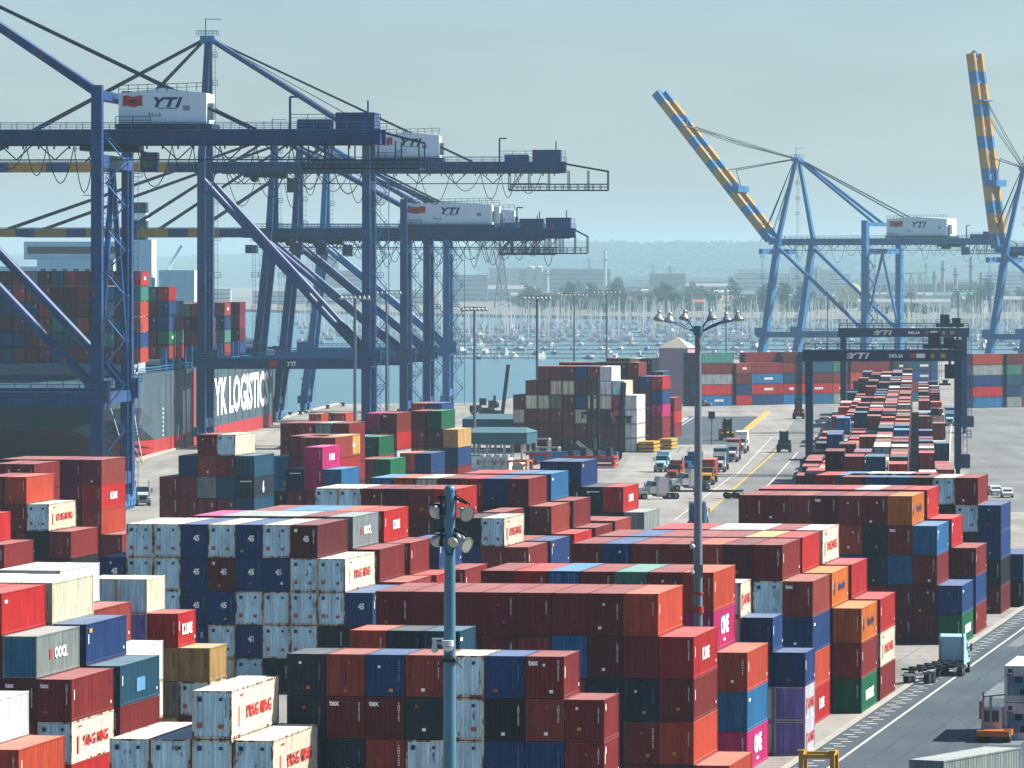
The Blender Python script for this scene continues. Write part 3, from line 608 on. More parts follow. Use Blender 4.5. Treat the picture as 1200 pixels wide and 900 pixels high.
def put(T, s, mat, H, loc, face, bold=.03, narrow=.85, name='lettering', **kw):
    o = link(name, text_mesh(s, mat, bold, 0, narrow, 0.004, **kw), T, loc, SIDE if face == 's' else FRONT); o.scale = (H, H, 1); return o
def plate(T, name, loc, w_, h_, face, mat):
    k = ('pl', w_, h_, face, mat.name)
    if k not in _txt:
        b = MB()
        if face == 's': b.box(0, -w_ / 2, -h_ / 2, .012, w_ / 2, h_ / 2)
        else: b.box(-w_ / 2, -.012, -h_ / 2, w_ / 2, 0, h_ / 2)
        _txt[k] = b.mesh(name, mat)
    return link(name, _txt[k], T, loc)
# writing seen on particular boxes: (row, stack, level from the top) -> list of marks
def K(T, L, h): put(T, 'K LINE', M['mark_white'], .85, (1.235, L * .5, h * .5), 's', .05, 1.05)
def YM(T, L, h, k=1.0):
    put(T, 'YANG MING', M['mark_red'], .8 * k, (1.235, L * .56, h * .47), 's', .03, 1.25 if L > 10 else .7); put(T, 'I', M['mark_red'], 1.25 * k, (1.235, L * .15, h * .42), 's', .05, .8)
    if L > 10: put(T, 'YMLU 497220', M['mark_red'], .14, (1.235, L * .2, h * .85), 's', .02, .9)
def MSK(T, L, h): put(T, 'MAERSK', M['mark_white'], .9, (1.235, L * .52, h * .45), 's', .05, 1.5)
def ONE(T, L, h): put(T, 'ONE', M['mark_white'], 1.4, (1.235, L * .5, h * .58), 's', .05, 1.15); put(T, 'CONTAINER', M['mark_white'], .22, (1.235, L * .48, h * .2), 's', .03, .9)
def HAP(T, L, h): put(T, 'Hapag-Lloyd', M['mark_navy'], .95, (1.235, L * .58, h * .5), 's', .04, 1.0); plate(T, 'badge', (1.225, L * .14, h * .52), .5, 1.1, 's', M['mark_navy'])
def OOCL(T, L, h): put(T, 'OOCL', M['mark_white'], .8, (1.235, L * .56, h * .5), 's', .04, 1.2); plate(T, 'flower_badge', (1.225, L * .32, h * .5), .55, .7, 's', M['mark_red'])
def TEX(T, L, h): put(T, 'tex', M['mark_white'], .34, (-.72, .0, h * .84), 'f', .04, .9)
def F45(T, L, h): put(T, '45', M['mark_white'], .55, (.18, .0, h * .58), 'f', .05, .8)
def TR45(T, L, h): F45(T, L, h); plate(T, 'label_plate', (-.75, .02, h * .83), .28, .28, 'f', M['mark_white'])
def SDOT(T, L, h): put(T, '45', M['mark_white'], .42, (1.235, L * .1, h * .8), 's', .04, .7)
def GOLD(T, L, h): plate(T, 'badge', (1.225, L * .11, h * .82), .9, .3, 's', M['mark_yellow'])
def WBAD(T, L, h): plate(T, 'badge', (1.225, L * .1, h * .78), .8, .22, 's', M['mark_white'])
def FADED(T, L, h): plate(T, 'faded_badge', (1.225, L * .52, h * .42), 2.6, 1.0, 's', M['mark_blue'])
def KBOX(T, L, h): plate(T, 'logo_panel', (1.225, L * .62, h * .5), 6, 1.5, 's', M['mark_red']); put(T, 'K LINE', M['mark_white'], .85, (1.245, L * .62, h * .5), 's', .04, 1.2)
def SIX(T, L, h): put(T, '6', M['mark_white'], 1.6, (1.235, L * .45, h * .5), 's', .06, .9)
def TWOP(T, L, h): plate(T, 'label_plate', (-.3, .02, h * .5), .3, .25, 'f', M['mark_blue']); plate(T, 'label_plate', (.2, .02, h * .5), .3, .25, 'f', M['mark_blue'])
def TOPL(T, L, h): plate(T, 'name_strip', (.1, .02, h * .8), 1.5, .13, 'f', M['mark_white'])
def REEF(T, L, h):
    plate(T, 'reefer_unit', (0, .02, h * .45), 1.9, 1.5, 'f', M['pole_teal']); plate(T, 'fan_grille', (-.1, .0, h * .62), .6, .5, 'f', M['hull_black']); plate(T, 'fan_grille', (.45, .0, h * .3), .8, .45, 'f', M['hull_black'])
    plate(T, 'control_box', (-.6, .0, h * .32), .35, .6, 'f', M['steel']); plate(T, 'sticker', (-.75, .02, h * .86), .3, .3, 'f', M['mark_navy']); plate(T, 'sticker', (-.8, .02, h * .74), .5, .16, 'f', M['mark_orange'])
def SBL(T, L, h): plate(T, 'badge', (1.225, L * .18, h * .6), 1.5, .6, 's', M['mark_white'])
MARKS = {
 ('front white pair', 0, 0): [YM], ('front white pair', 1, 0): [YM], ('nearest centre row', 1, 0): [TEX], ('nearest centre row', 0, 0): [SDOT], ('nearest centre row', 0, 1): [SDOT],
 ('nearest centre row', 5, 1): [TEX], ('nearest centre row', 6, 1): [TEX], ('short row behind the nearest', 0, 0): [TOPL, WBAD],
 ('left row with the grey stack', 0, 0): [TEX], ('left row with the grey stack', 0, 1): [YM], ('left row with the grey stack', 1, 0): [OOCL], ('left row with the grey stack', 1, 1): [TEX], ('left row with the grey stack', 2, 0): [WBAD],
 ('left row with the blue stacks', 0, 0): [FADED], ('left row with the blue stacks', 0, 2): [KBOX], ('left row with the blue stacks', 1, 0): [GOLD],
 ('tan row by the black wall', 1, 0): [K], ('row with the bright red side', 1, 0): [K], ('row with the magenta side', 0, 2): [ONE], ('row with the magenta side', 1, 1): [ONE], ('row with the magenta side', 0, 1): [WBAD], ('row with the magenta side', 3, 0): [TWOP],
 ('short row with lavender ends', 0, 1): [YM], ('short row with lavender ends', 0, 2): [YM], ('short row with lavender ends', 2, 0): [YM],
 ('row with the tex stack', 0, 0): [TEX], ('row with the tex stack', 0, 1): [WBAD], ('row with the tex stack', 0, 3): [K],
 ('row with the orange stack', 0, 0): [HAP], ('row with the orange stack', 1, 0): [HAP], ('row with the orange stack', 0, 2): [MSK],
 ('row beside the kerb corner', 0, 1): [YM], ('row beside the kerb corner', 2, 0): [YM], ('far lane row with the green side', 0, 1): [MSK], ('far lane row with the green side', 2, 1): [TEX], ('far lane row with the green side', 5, 0): [TEX], ('far lane row with the green side', 1, 0): [WBAD], ('far lane row with the green side', 2, 0): [HAP],
 ('far lane row with the green side', 0, 0): [WBAD], ('row behind the green side', 1, 0): [WBAD],
 ('row behind the black wall', 2, 0): [OOCL], ('second row behind the black wall', 2, 0): [K], ('black wall of forty fives', 1, 0): [YM], ('black wall of forty fives', 0, 0): [F45, GOLD], ('black wall of forty fives', 9, 0): [F45],
 ('black wall of forty fives', 2, 0): [TR45], ('middle row with the white box', 1, 0): [YM], ('row behind the white box', 0, 0): [GOLD], ('middle row with the dark red side', 5, 0): [TEX], ('middle row with the sky blue side', 2, 0): [WBAD],
 ('road row with the slate box', 1, 0): [K], ('road row with the slate box', 2, 0): [TOPL], ('road row with the slate box', 3, 0): [GOLD], ('far left row of red stacks', 1, 1): [K], ('left row with the white side', 1, 0): [YM],
 ('quayside row with the white tops', 0, 1): [SIX, TOPL], ('quayside row with magenta pair', 1, 0): [K], ('quayside row with magenta pair', 2, 0): [TOPL], ('quay row with the dark green box', 0, 0): [TWOP], ('quay row with magenta and maroon', 0, 0): [TEX],
 ('quay row with the tan box', 1, 1): [TEX], ('reefer pair at the right edge', 0, 0): [REEF], ('reefer pair at the right edge', 0, 1): [REEF], ('angled row at the bottom right', 0, 0): [SBL], ('central block front row', 0, 1): [REEF], ('central block front row', 0, 2): [REEF], ('central block front row', 0, 3): [REEF],
}
SER = ['TEXU\n3071\n9245\nG1', 'TGHU\n6140\n2387\n45', 'CAIU\n8213\n5526\n22', 'TCNU\n4127\n0083\n45']
rk = random.Random(99)
def jitter(c, r_, amt=.13): 
    k = 1 + r_.uniform(-amt, amt); return tuple(min(1, x * k * (1 + r_.uniform(-.04, .04))) for x in c)
for i in sorted(KEEP):
    b = BOX[i]; c, ru, wd = CC[b['c']]; top = b['n'] - 1 - b['level']; L, h = b['L'], b['h']
    pos = 'single box' if b['n'] == 1 else 'topmost' if top == 0 else 'bottom' if b['level'] == 0 else ORD[top] + ' down'
    row = b['row']
    if 'bay' in b and row.startswith('long'):
        row = f"bay {b['bay'] + 1} under the gantries"
    lab = (f"{wd} container, {pos} in stack {b['stack'] + 1}, {row}") if len(row.split()) > 6 else f"{wd} container, {pos} of {ORD[b['stack']]} stack from right, {row}"
    T = thing('shipping_container', lab, 'container', (b['x'], b['y'], b['z']), -b['th'], 'containers in the ' + b['row'])
    cj = jitter(c, rk); colr = cj + (ru * rk.uniform(.6, 1.3),)
    bo, en, fr, dr = cmesh(L, h); isdoor = b['c'] in 'rtqRsdkbT' and rk.random() < .2 and not MARKS.get((b['row'], b['stack'], top))
    o = link('body', bo, T); o.color = colr
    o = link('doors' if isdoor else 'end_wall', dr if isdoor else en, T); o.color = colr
    if b['c'] == 'l': o.color = (0.20, 0.17, 0.46, .15)  # white box: lavender tint of its shaded end painted in
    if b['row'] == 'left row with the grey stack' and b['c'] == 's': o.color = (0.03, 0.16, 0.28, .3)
    if b['c'] in 'wc' and b['row'] not in ('left row with the blue stacks',): o.color = (0.50, 0.74, 0.84, min(.6, ru * 1.1))  # bluish skylight on the shaded ends of pale boxes, put into the colour
    o = link('frame', fr, T); o.color = tuple(x * .9 for x in cj) + (min(1, ru + (.45 if b['c'] == 'w' else .0)),)
    if AREA[i] > 160 and b['y'] < 820:
        s = rk.choice(SER); light = b['c'] in 'wWclseya'
        if not isdoor and (not light or rk.random() < .5):
            mt = M['mark_navy'] if light else M['mark_blue'] if b['c'] in 'bBdT' else M['mark_white']
            z = h * rk.uniform(.55, .68); o = link('serial_number', text_mesh('\n'.join(s.replace('\n', '')[:rk.choice([9, 11])]), mt, .03, 0, 1.6, .004, 1.0, 1.001), T, (.86, -.0, z), FRONT)
            hh = rk.uniform(.9, 1.4); o.scale = (hh, hh, 1)
        if b['c'] == 'w':
            plate(T, 'sticker', (-.75, .0, h * .82), .26, .3, 'f', M['mark_navy']); plate(T, 'sticker', (.55, .0, h * .82), .2, .2, 'f', M['mark_navy'])
            if rk.random() < .8: plate(T, 'sticker', (-.75, .0, h * .28), .28, .34, 'f', M['mark_orange']); plate(T, 'sticker', (.55, .0, h * .26), .3, .26, 'f', M['mark_orange'])
        elif b['c'] in 'rtqObdk' and rk.random() < .75:
            plate(T, 'sticker', (rk.uniform(-.7, .5), .0, h * rk.uniform(.12, .3)), .24, .2, 'f', rk.choice([M['mark_orange'], M['mark_orange'], M['mark_white'], M['mark_yellow']]))
            if rk.random() < .5: plate(T, 'sticker', (rk.uniform(-.7, .3), .0, h * rk.uniform(.7, .85)), .16, .16, 'f', rk.choice([M['mark_orange'], M['mark_white']]))
        if b['y'] < 620 and b['c'] in 'rRqOobBT' and rk.random() < .6:
            plate(T, 'sticker', (1.222, L * .93, h * .2), .22, .2, 's', M['mark_white']); plate(T, 'sticker', (1.222, L * .06, h * .62), .16, .7, 's', M['mark_white'])
    done = MARKS.get((b['row'], b['stack'], top))
    if b['row'] == 'black wall of forty fives' and not done and b['c'] in 'b' and top < 5: done = [F45]
    if b['row'] == 'black wall of forty fives' and not done and b['c'] == 't': done = [TR45]
    for fn in done or []: fn(T, L, h)
# --- everything smaller or hidden: one object of plain boxes
st = MB(); cols_ = []; rk2 = random.Random(4)
for i, b in enumerate(BOX):
    if i in KEEP: continue
    c, ru, _ = CC[b['c']]; st.add(corners(b), [(0, 3, 2, 1), (4, 5, 6, 7), (0, 1, 5, 4), (1, 2, 6, 5), (2, 3, 7, 6), (3, 0, 4, 7)])
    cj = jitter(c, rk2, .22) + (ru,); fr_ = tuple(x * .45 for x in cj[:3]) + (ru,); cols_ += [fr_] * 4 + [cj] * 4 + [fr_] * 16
    if AREA[i] > 0:        # end and side panels inside the darker frame, lock rods, seam of the sides
        th = b['th']; u_ = Vector((math.cos(th), -math.sin(th), 0)); v_ = Vector((math.sin(th), math.cos(th), 0)); o_ = Vector((b['x'], b['y'], b['z'])); h = b['h']; L = b['L']
        def pt(x, y, z): return o_ + u_ * x + v_ * y + Vector((0, 0, z))
        for xa, xb in ((-1.08, -.05), (.05, 1.08)): st.add([pt(xa, -.03, .2), pt(xb, -.03, .2), pt(xb, -.03, h - .2), pt(xa, -.03, h - .2)], [(0, 1, 2, 3)]); cols_ += [cj] * 4
        for xa in (-.8, -.4, .4, .8): st.add([pt(xa - .035, -.06, .15), pt(xa + .035, -.06, .15), pt(xa + .035, -.06, h - .15), pt(xa - .035, -.06, h - .15)], [(0, 1, 2, 3)]); cols_ += [tuple(min(1, x * 1.5 + .03) for x in cj[:3]) + (0,)] * 4
        n_s = 12
        for q in range(n_s): 
            ya_ = .2 + (L - .4) * q / n_s; yb = ya_ + (L - .4) / n_s * .86; st.add([pt(1.25, ya_, .2), pt(1.25, yb, .2), pt(1.25, yb, h - .2), pt(1.25, ya_, h - .2)], [(0, 1, 2, 3)]); cols_ += [cj] * 4
        if rk2.random() < .6:
            lc = (.5, .5, .48, 0); st.add([pt(1.27, L * .4, h * .4), pt(1.27, L * .68, h * .4), pt(1.27, L * .68, h * .62), pt(1.27, L * .4, h * .62)], [(0, 1, 2, 3)]) if rk2.random() < .35 else st.add([pt(.6, -.05, h * .6), pt(.85, -.05, h * .6), pt(.85, -.05, h * .78), pt(.6, -.05, h * .78)], [(0, 1, 2, 3)]); cols_ += [lc] * 4
me = bpy.data.meshes.new('container_stacks'); me.from_pydata(st.v, [], st.f); me.materials.append(MCA)
ca = me.color_attributes.new('Col', 'FLOAT_COLOR', 'CORNER'); ca.data.foreach_set('color', np.array(cols_, np.float32).ravel()); me.update()
o = bpy.data.objects.new('container_stacks', me); col.objects.link(o)
tag(o, 'distant and half hidden containers stacked behind the nearer ones', 'containers', kind='stuff')
# ------------------------------------------------------------------ quay cranes
def catenary(mb, p, q, sag, r=0.06, n=8):
    p = Vector(p); q = Vector(q); pts = []
    for i in range(n + 1):
        t = i / n; c = p.lerp(q, t); c.z -= sag * 4 * t * (1 - t); pts.append(c)
    mb.path(pts, r, 3)
def ladder(mb, p, q, w=0.7):
    p = Vector(p); q = Vector(q); s = Vector((w / 2, 0, 0)); mb.bar(p - s, q - s, .08); mb.bar(p + s, q + s, .08)
    n = int((q - p).length / 1.2)
    for i in range(n): c = p.lerp(q, i / n); mb.bar(c - s, c + s, .06)
def sts(label, loc, rz, Gg, W, zp, zg, za, tail, boom=50, raised=None, number=None, lean=0.0, house=(1.6, 15.2), hz=None, name2='No.6', girder_mat='crane_blue', leg_mat='crane_blue', group='ship to shore cranes along the quay', legtop=9, hw=7.5, loops=9, detail=1, xoff=0, platform=0, bw=1.15, lw=1.0):
    T = thing('quay_crane', label, 'crane', loc, -rz, group)
    hz = hz or zg + 2.9; hw = hw - 1.2
    lm_, gm = M[leg_mat], M[girder_mat]
    # legs (waterside x=0, landside x=Gg; y=0 near, y=W far)
    for x, y in ((0, 0), (0, W), (Gg, 0), (Gg, W)):
        b = MB(); dx = lean if x == 0 else 0
        b.bar((x, y, 3.2), (x + dx * zp / zg, y, zp), 2.6 * lw, 1.9 * lw, (1, 0, 0), 2.6 * lw, 1.9 * lw); b.bar((x + dx * zp / zg, y, zp), (x + dx, y, zg + (legtop if x else 2)), 2.3 * lw, 1.7 * lw, (1, 0, 0), 1.9 * lw, 1.6 * lw)
        b.box(x - 1.8, y - 1.2, zp - 1.6, x + 1.8, y + 1.2, zp + 1.6)
        L_ = b.build('leg', lm_, T)
        d = MB(); ladder(d, (x + 1.5, y - 1.2, 3), (x + 1.5, y - 1.2, zg - 2))
        for z in range(12, int(zg) - 3, 8): d.box(x + .9, y - 1.9, z, x + 2.6, y - .9, z + .1); d.rail((x + .9, y - 1.9, z), (x + 2.6, y - 1.9, z), 1.1, 1)
        d.build('ladder', M['crane_pale'], L_)
        g = MB()
        for k in (-4.2, -1.5, 1.5, 4.2):
            g.box(x - .5, y + k - 1.1, .55, x + .5, y + k + 1.1, 1.5)
            for kk in (-.6, .6): g.tube((x - .35, y + k + kk, .42), (x + .35, y + k + kk, .42), .42, 10)
        g.box(x - .6, y - 4.8, 1.5, x + .6, y + 4.8, 2.4); g.box(x - 1.1, y - 1.6, 2.4, x + 1.1, y + 1.6, 3.3); g.box(x - 1.4, y - 3.6, 2.4, x - .5, y - 2.2, 4.4)
        g.build('bogie', M['crane_pale'], T)
    if number:
        for x in (0, Gg): o = link('number', text_mesh(number, M['mark_white'], .05), T, (x, -.98, 8.2), FRONT); o.scale = (2.2, 2.2, 1)
    # portal beams, sill beams, braces
    for y in (0, W):
        b = MB(); b.box(-1, y - .9, zp - 2.2, Gg + 1, y + .9, zp); P1 = b.build('portal_beam', lm_, T)
        r = MB(); r.rail((0, y - 1.2, zp), (Gg, y - 1.2, zp)); r.box(0, y - 1.6, zp - .1, Gg, y - .9, zp); r.build('walkway', M['crane_pale'], P1)
        if y == 0 and number: o = link('sign', text_mesh('YTI', M['mark_white'], .05, .3), P1, (Gg * .55, y - .93, zp - 1.1), FRONT); o.scale = (1.0, 1.0, 1); plate(P1, 'sign_panel', (Gg * .5 - 2.2, y - .92, zp - 1.1), 1.6, 1.2, 'f', M['mark_red'])
        c = MB(); c.tube((lean, y, zg - 1.5), (Gg - .5, y, zp + .6), .75, 10); c.build('brace', lm_, T)
    for xx, z0_, z1_ in ((0, zg - 4, zg - 2), (Gg, zg - 4, zg - 2), (0, 4.2, 6), (Gg, 4.2, 6), (0, zp - 2, zp - .3), (Gg, zp - 2, zp - .3), (Gg, zg + legtop - 2.2, zg + legtop - .8)): MB().box(xx - .8, .3, z0_, xx + .8, W - .3, z1_).build('cross_beam', lm_, T)
    st_ = MB(); z = 3.0; k = 0                     # zigzag stairs up the near landside leg
    while z < zg - 3:
        xa, xb = (Gg + 1.6, Gg + 4.4) if k % 2 == 0 else (Gg + 4.4, Gg + 1.6)
        st_.bar((xa, -1.4, z), (xb, -1.4, z + 3.4), .7, .18); st_.bar((xa, -1.8, z + 1), (xb, -1.8, z + 4.4), .08); st_.box(min(xb, xb) - .6, -1.9, z + 3.35, xb + .6, -.8, z + 3.45); st_.bar((xb, -1.8, z + 3.4), (xb, -1.8, z + 4.5), .08); z += 3.4; k += 1
    st_.bar((Gg + 4.9, -1.4, 2), (Gg + 4.9, -1.4, zg - 2), .16); st_.build('stair_tower', M['crane_pale'], T)
    hb_ = MB()                                     # cable trays, pipes and knee braces under the girder
    for xx in (6, 12, 18, 24, Gg + 8, Gg + 16, Gg + 24): hb_.bar((xx, W / 2 - 3.5, zg - .2), (xx + 2.6, W / 2 - 3.5, zg - 2.6), .18); hb_.bar((xx + 2.6, W / 2 - 3.5, zg - 2.6), (xx + 5.2, W / 2 - 3.5, zg - .2), .18)
    hb_.bar((2, W / 2 - 3.5, zg - 2.6), (Gg + tail - 4, W / 2 - 3.5, zg - 2.6), .2); hb_.build('cable_tray', M['crane_dark'], T)
    c = MB(); c.bar((Gg, 0, zp), (Gg, W / 2, zg - 4), .8); c.bar((Gg, W, zp), (Gg, W / 2, zg - 4), .8); c.build('brace', lm_, T)
    # girder: two box beams with walkway and hangers
    y0, y1 = W / 2 - 3.5, W / 2 + 3.5; x1 = Gg + tail
    for y in (y0, y1):
        b = MB(); b.box(-2, y - .55, zg, x1, y + .55, zg + 2.1); b.box(-2, y - .9, zg - .25, x1, y + .9, zg)
        for i in range(int((x1 + 2) / 5)): b.box(-1.5 + i * 5, y - .62, zg, -1.3 + i * 5, y + .62, zg + 2.1)
        g_ = b.build('girder', gm, T); r = MB(); yy = y - 1.5 if y == y0 else y + 1.5
        r.rail((-2, yy, zg + 2.0), (x1, yy, zg + 2.0)); r.box(-2, min(y, yy), zg + 1.9, x1, max(y, yy), zg + 2.0); r.build('walkway', M['crane_pale'], g_)
    b = MB()
    for i in range(int((x1) / 9) + 1): b.box(i * 9 - .4, y0, zg + .3, i * 9 + .4, y1, zg + 1.6)
    b.build('cross_tie', gm, T)
    f = MB(); yl = y0 - 1.6; f.bar((4, yl, zg - .4), (x1 - 1, yl, zg - .4), .25)
    rr_ = random.Random(int(loc[1])); xs = 5.0
    while xs < x1 - 6:
        d_ = rr_.choice([3.2, 4.2, 5.5, 6.5]); catenary(f, (xs, yl, zg - .5), (min(x1 - 1, xs + d_), yl, zg - .5), rr_.uniform(3.5, 7.5), .09); xs += d_
    for i in range(int((x1 - 5) / 2.4)): f.box(5 + i * 2.4, yl - .15, zg - 1.0, 5.25 + i * 2.4, yl + .15, zg - .4)
    f.build('festoon_cable', M['dark_steel'], T)
    # tail machinery and end platform
    b = MB(); b.box(x1 - 7, y0, zg + 2.1, x1 - 1, y1, zg + 4.6); b.box(x1 - 13, y0 + 1, zg + 2.1, x1 - 8, y1 - 1, zg + 3.6); b.rail((x1 - 14, y0 - .6, zg + 3.2), (x1, y0 - .6, zg + 3.2))
    b.bar((x1 - 14, y0, zg + 2), (x1 - 14, y0, zg + 7), .35); b.bar((x1 - 14, y0, zg + 7), (x1 - 12.5, y0, zg + 7), .3); b.bar((x1 - 2, y0, zg + 4), (x1 - 2, y0, zg + 6.4), .25)
    b.build('tail_machinery', M['crane_blue'], T)
    b = MB(); xe = x1 + (platform or 6)
    b.box(x1 - 12, y0 - 1.5, zg - 4.2, xe, y0 - 1.3, zg - 3.9); b.box(x1 - 12, y0 - 1.5, zg - 4.1, xe, y1, zg - 3.95)
    for yy in (y0 - 1.5, y1):
        b.rail((x1 - 12, yy, zg - 3.9), (xe, yy, zg - 3.9), 1.2, 1.6, .07)
        for i in range(6): x = x1 - 12 + i * (xe - x1 + 12) / 5.0; b.bar((x, yy, zg - 4), (x, yy, zg + .2), .2)
        b.bar((x1, yy, zg + 1.6), (xe, yy, zg), .3); b.bar((x1 - 12, yy, zg - 4), (x1 - 9, yy, zg), .18)
    b.build('service_platform', M['crane_dark'], T)
    # machinery house
    hx0, hx1 = Gg + house[0], Gg + house[1]; hy0, hy1 = W / 2 - 4.4, W / 2 + 4.4; h0, h1 = hz, hz + (hw - 1)
    b = MB(); b.prism([(hx0, h0), (hx1, h0), (hx1, h1 - .6), ((hx0 + hx1) / 2, h1 + .15), (hx0, h1 - .6)], 'y', hy0, hy1); H = b.build('machinery_house', M['house_white'], T)
    b = MB(); b.box(hx0 - .5, hy0 - .6, h0 - .7, hx1 + .8, hy1 + .6, h0); b.rail((hx0 - .4, hy0 - .55, h0), (hx0 + 5, hy0 - .55, h0)); b.rail((hx0, hy0, h1 - .6), (hx1, hy0, h1 - .2), 1.2, 1.4); b.build('house_deck', M['crane_dark'], H)
    cx = (hx0 + hx1) / 2 + .6; w_ = hx1 - hx0; hh = h1 - h0
    o = link('sign', text_mesh('YTI', M['mark_navy'], .05, .3, 1.3, .01, 1.18), H, (cx + w_ * .02, hy0 - .03, h0 + hh * .62), FRONT); o.scale = (hh * .30,) * 2 + (1,)
    o = link('sign', text_mesh('Yusen Terminals Inc.', M['mark_navy'], .02, 0, .9), H, (cx + w_ * .02, hy0 - .03, h0 + hh * .45), FRONT); o.scale = (hh * .055,) * 2 + (1,)
    o = link('sign', text_mesh(name2, M['mark_navy'], .0), H, (cx - w_ * .13, hy0 - .03, h0 + hh * .27), FRONT); o.scale = (hh * .13,) * 2 + (1,)
    fl_ = MB(); n = 10; fx = hx0 + w_ * .05; fw = w_ * .22
    top = [(fx + fw * i / n, h0 + hh * .80 + .12 * math.sin(i * .9)) for i in range(n + 1)]; bot = [(fx + fw * i / n, h0 + hh * .50 + .12 * math.sin(i * .9)) for i in range(n, -1, -1)]
    fl_.prism(top + bot, 'y', hy0 - .05, hy0 - .01); fg = fl_.build('flag_emblem', M['mark_red'], H)
    b = MB(); b.prism([(fx + fw * .3, h0 + hh * .60), (fx + fw * .72, h0 + hh * .62), (fx + fw * .72, h0 + hh * .70), (fx + fw * .3, h0 + hh * .68)], 'y', hy0 - .07, hy0 - .052); b.build('emblem_mark', M['hull_black'], fg)
    MB().box(hx1 - 3.6, hy0 - .08, h0 + hh * .38, hx1 - 2.6, hy0 - .005, h0 + hh * .52).build('vent', M['steel'], H); MB().box(hx1, hy0 + 1, h0 + .6, hx1 + .9, hy0 + 3, h0 + hh * .6).build('duct', M['steel'], H)
    # apex frame and stays
    ax = lean
    for y in (0, W):
        b = MB(); yt = W / 2 + (-1.2 if y == 0 else 1.2); b.bar((ax, y, zg + 2), (ax + .6, yt, za), 1.7, 1.5, (1, 0, 0), 1.2, 1.2); b.build('apex_leg', lm_, T)
    b = MB(); b.box(ax - 1, W / 2 - 2, za - 1, ax + 2, W / 2 + 2, za + .6); b.rail((ax - 1.8, W / 2 - 2.4, za + .6), (ax + 2.6, W / 2 - 2.4, za + .6), 1.1, 1); b.rail((ax - 1.8, W / 2 + 2.4, za + .6), (ax + 2.6, W / 2 + 2.4, za + .6), 1.1, 1)
    b.bar((ax, W / 2, za), (ax, W / 2, za + 4.5), .2); b.bar((ax, W / 2, za + 4.2), (ax + 3.5, W / 2, za + 4.2), .15)
    for k in range(4):
        z = za - 4 - k * 6; b.box(ax + .9, W / 2 - 2.6, z, ax + 2.8, W / 2 - .9, z + .1); b.rail((ax + .9, W / 2 - 2.6, z), (ax + 2.8, W / 2 - 2.6, z), 1.1, .9)
    ladder(b, (ax + 2, W / 2 - 2.4, zg + 3), (ax + 2, W / 2 - 2.4, za)); b.build('apex_platform', M['crane_pale'], T)
    for yy in (y0, y1):
        b = MB(); b.tube((ax + 1, W / 2 + (yy - W / 2) * .3, za), (Gg - 1, yy, zg + legtop - 1.5), .62, 10); b.build('backstay', lm_, T)
        b = MB(); b.bar((ax + 1, W / 2 + (yy - W / 2) * .3, za), (Gg + tail * .52, yy, zg + 2.2), .42); b.build('tail_stay', M['crane_dark'], T)
    # boom
    if raised is None:
        d = Vector((-1, 0, 0)); hinge = Vector((-2, 0, zg))
    else:
        a = R(raised); d = Vector((-math.cos(a), 0, math.sin(a))); hinge = Vector((-2, 0, zg + .6))
    nrm = Vector((-d.z, 0, d.x)) if d.z else Vector((0, 0, 1)); nrm = nrm if nrm.z > 0 else -nrm
    if boom:
        ns = int(boom / 6)
        for yy in (y0, y1):
            by = MB(); by.cur = 0
            for i in range(ns):
                p = hinge + d * (i * boom / ns) + Vector((0, yy, 1)); q = hinge + d * ((i + 1) * boom / ns) + Vector((0, yy, 1)); by.cur = i % 2; p = p + d * (-.12 * boom / ns if i % 2 else .12 * boom / ns) if i else p; q = q + d * (.12 * boom / ns if i % 2 else -.12 * boom / ns) if i < ns - 1 else q; by.bar(p, q, bw, bw * 1.8, nrm)
            by.build('boom', [M['crane_pale'] if raised else M['crane_blue'], M['boom_yellow']], T)
        for i in range(int(boom / 9) + 1):
            c = hinge + d * min(boom - .5, i * 9 + 1); MB().bar(c + Vector((0, y0 + .6, 1)), c + Vector((0, y1 - .6, 1)), .9).build('boom_tie', M['crane_pale'] if raised else M['crane_dark'], T)
        b = MB()
        if raised:
            pl = hinge + d * (boom * .78) + nrm * 1.5; pl.y = W / 2; b.box(pl.x - 2, y0 - 1, pl.z - 1, pl.x + 2, y1 + 1, pl.z - .6); b.rail((pl.x - 2, y0 - 1, pl.z - .6), (pl.x + 2, y0 - 1, pl.z - .6)); b.bar(pl, pl + Vector((0, 0, 3)), .4)
            pl = hinge + d * (boom * .34) + nrm * 1.5; pl.y = W / 2; b.box(pl.x - 2, y0 - 1, pl.z - 1, pl.x + 3, y1 + 1, pl.z + 1.4); b.bar(pl, pl + Vector((-1, 0, 4)), .3)
            b.dome(hinge + d * boom + Vector((0, W / 2, 1)), 1.4)
        if raised: b.build('boom_platform', M['crane_pale'], T)
        b = MB(); w0 = hinge + nrm * 2.2 + Vector((0, y0 - 1.2, 0)); b.bar(w0, w0 + d * boom, .12)
        for i in range(int(boom / 3)): c = w0 + d * (i * 3); b.bar(c, c - nrm * 1.1, .1)
        b.build('boom_railing', M['crane_pale'], T)
        s = MB()
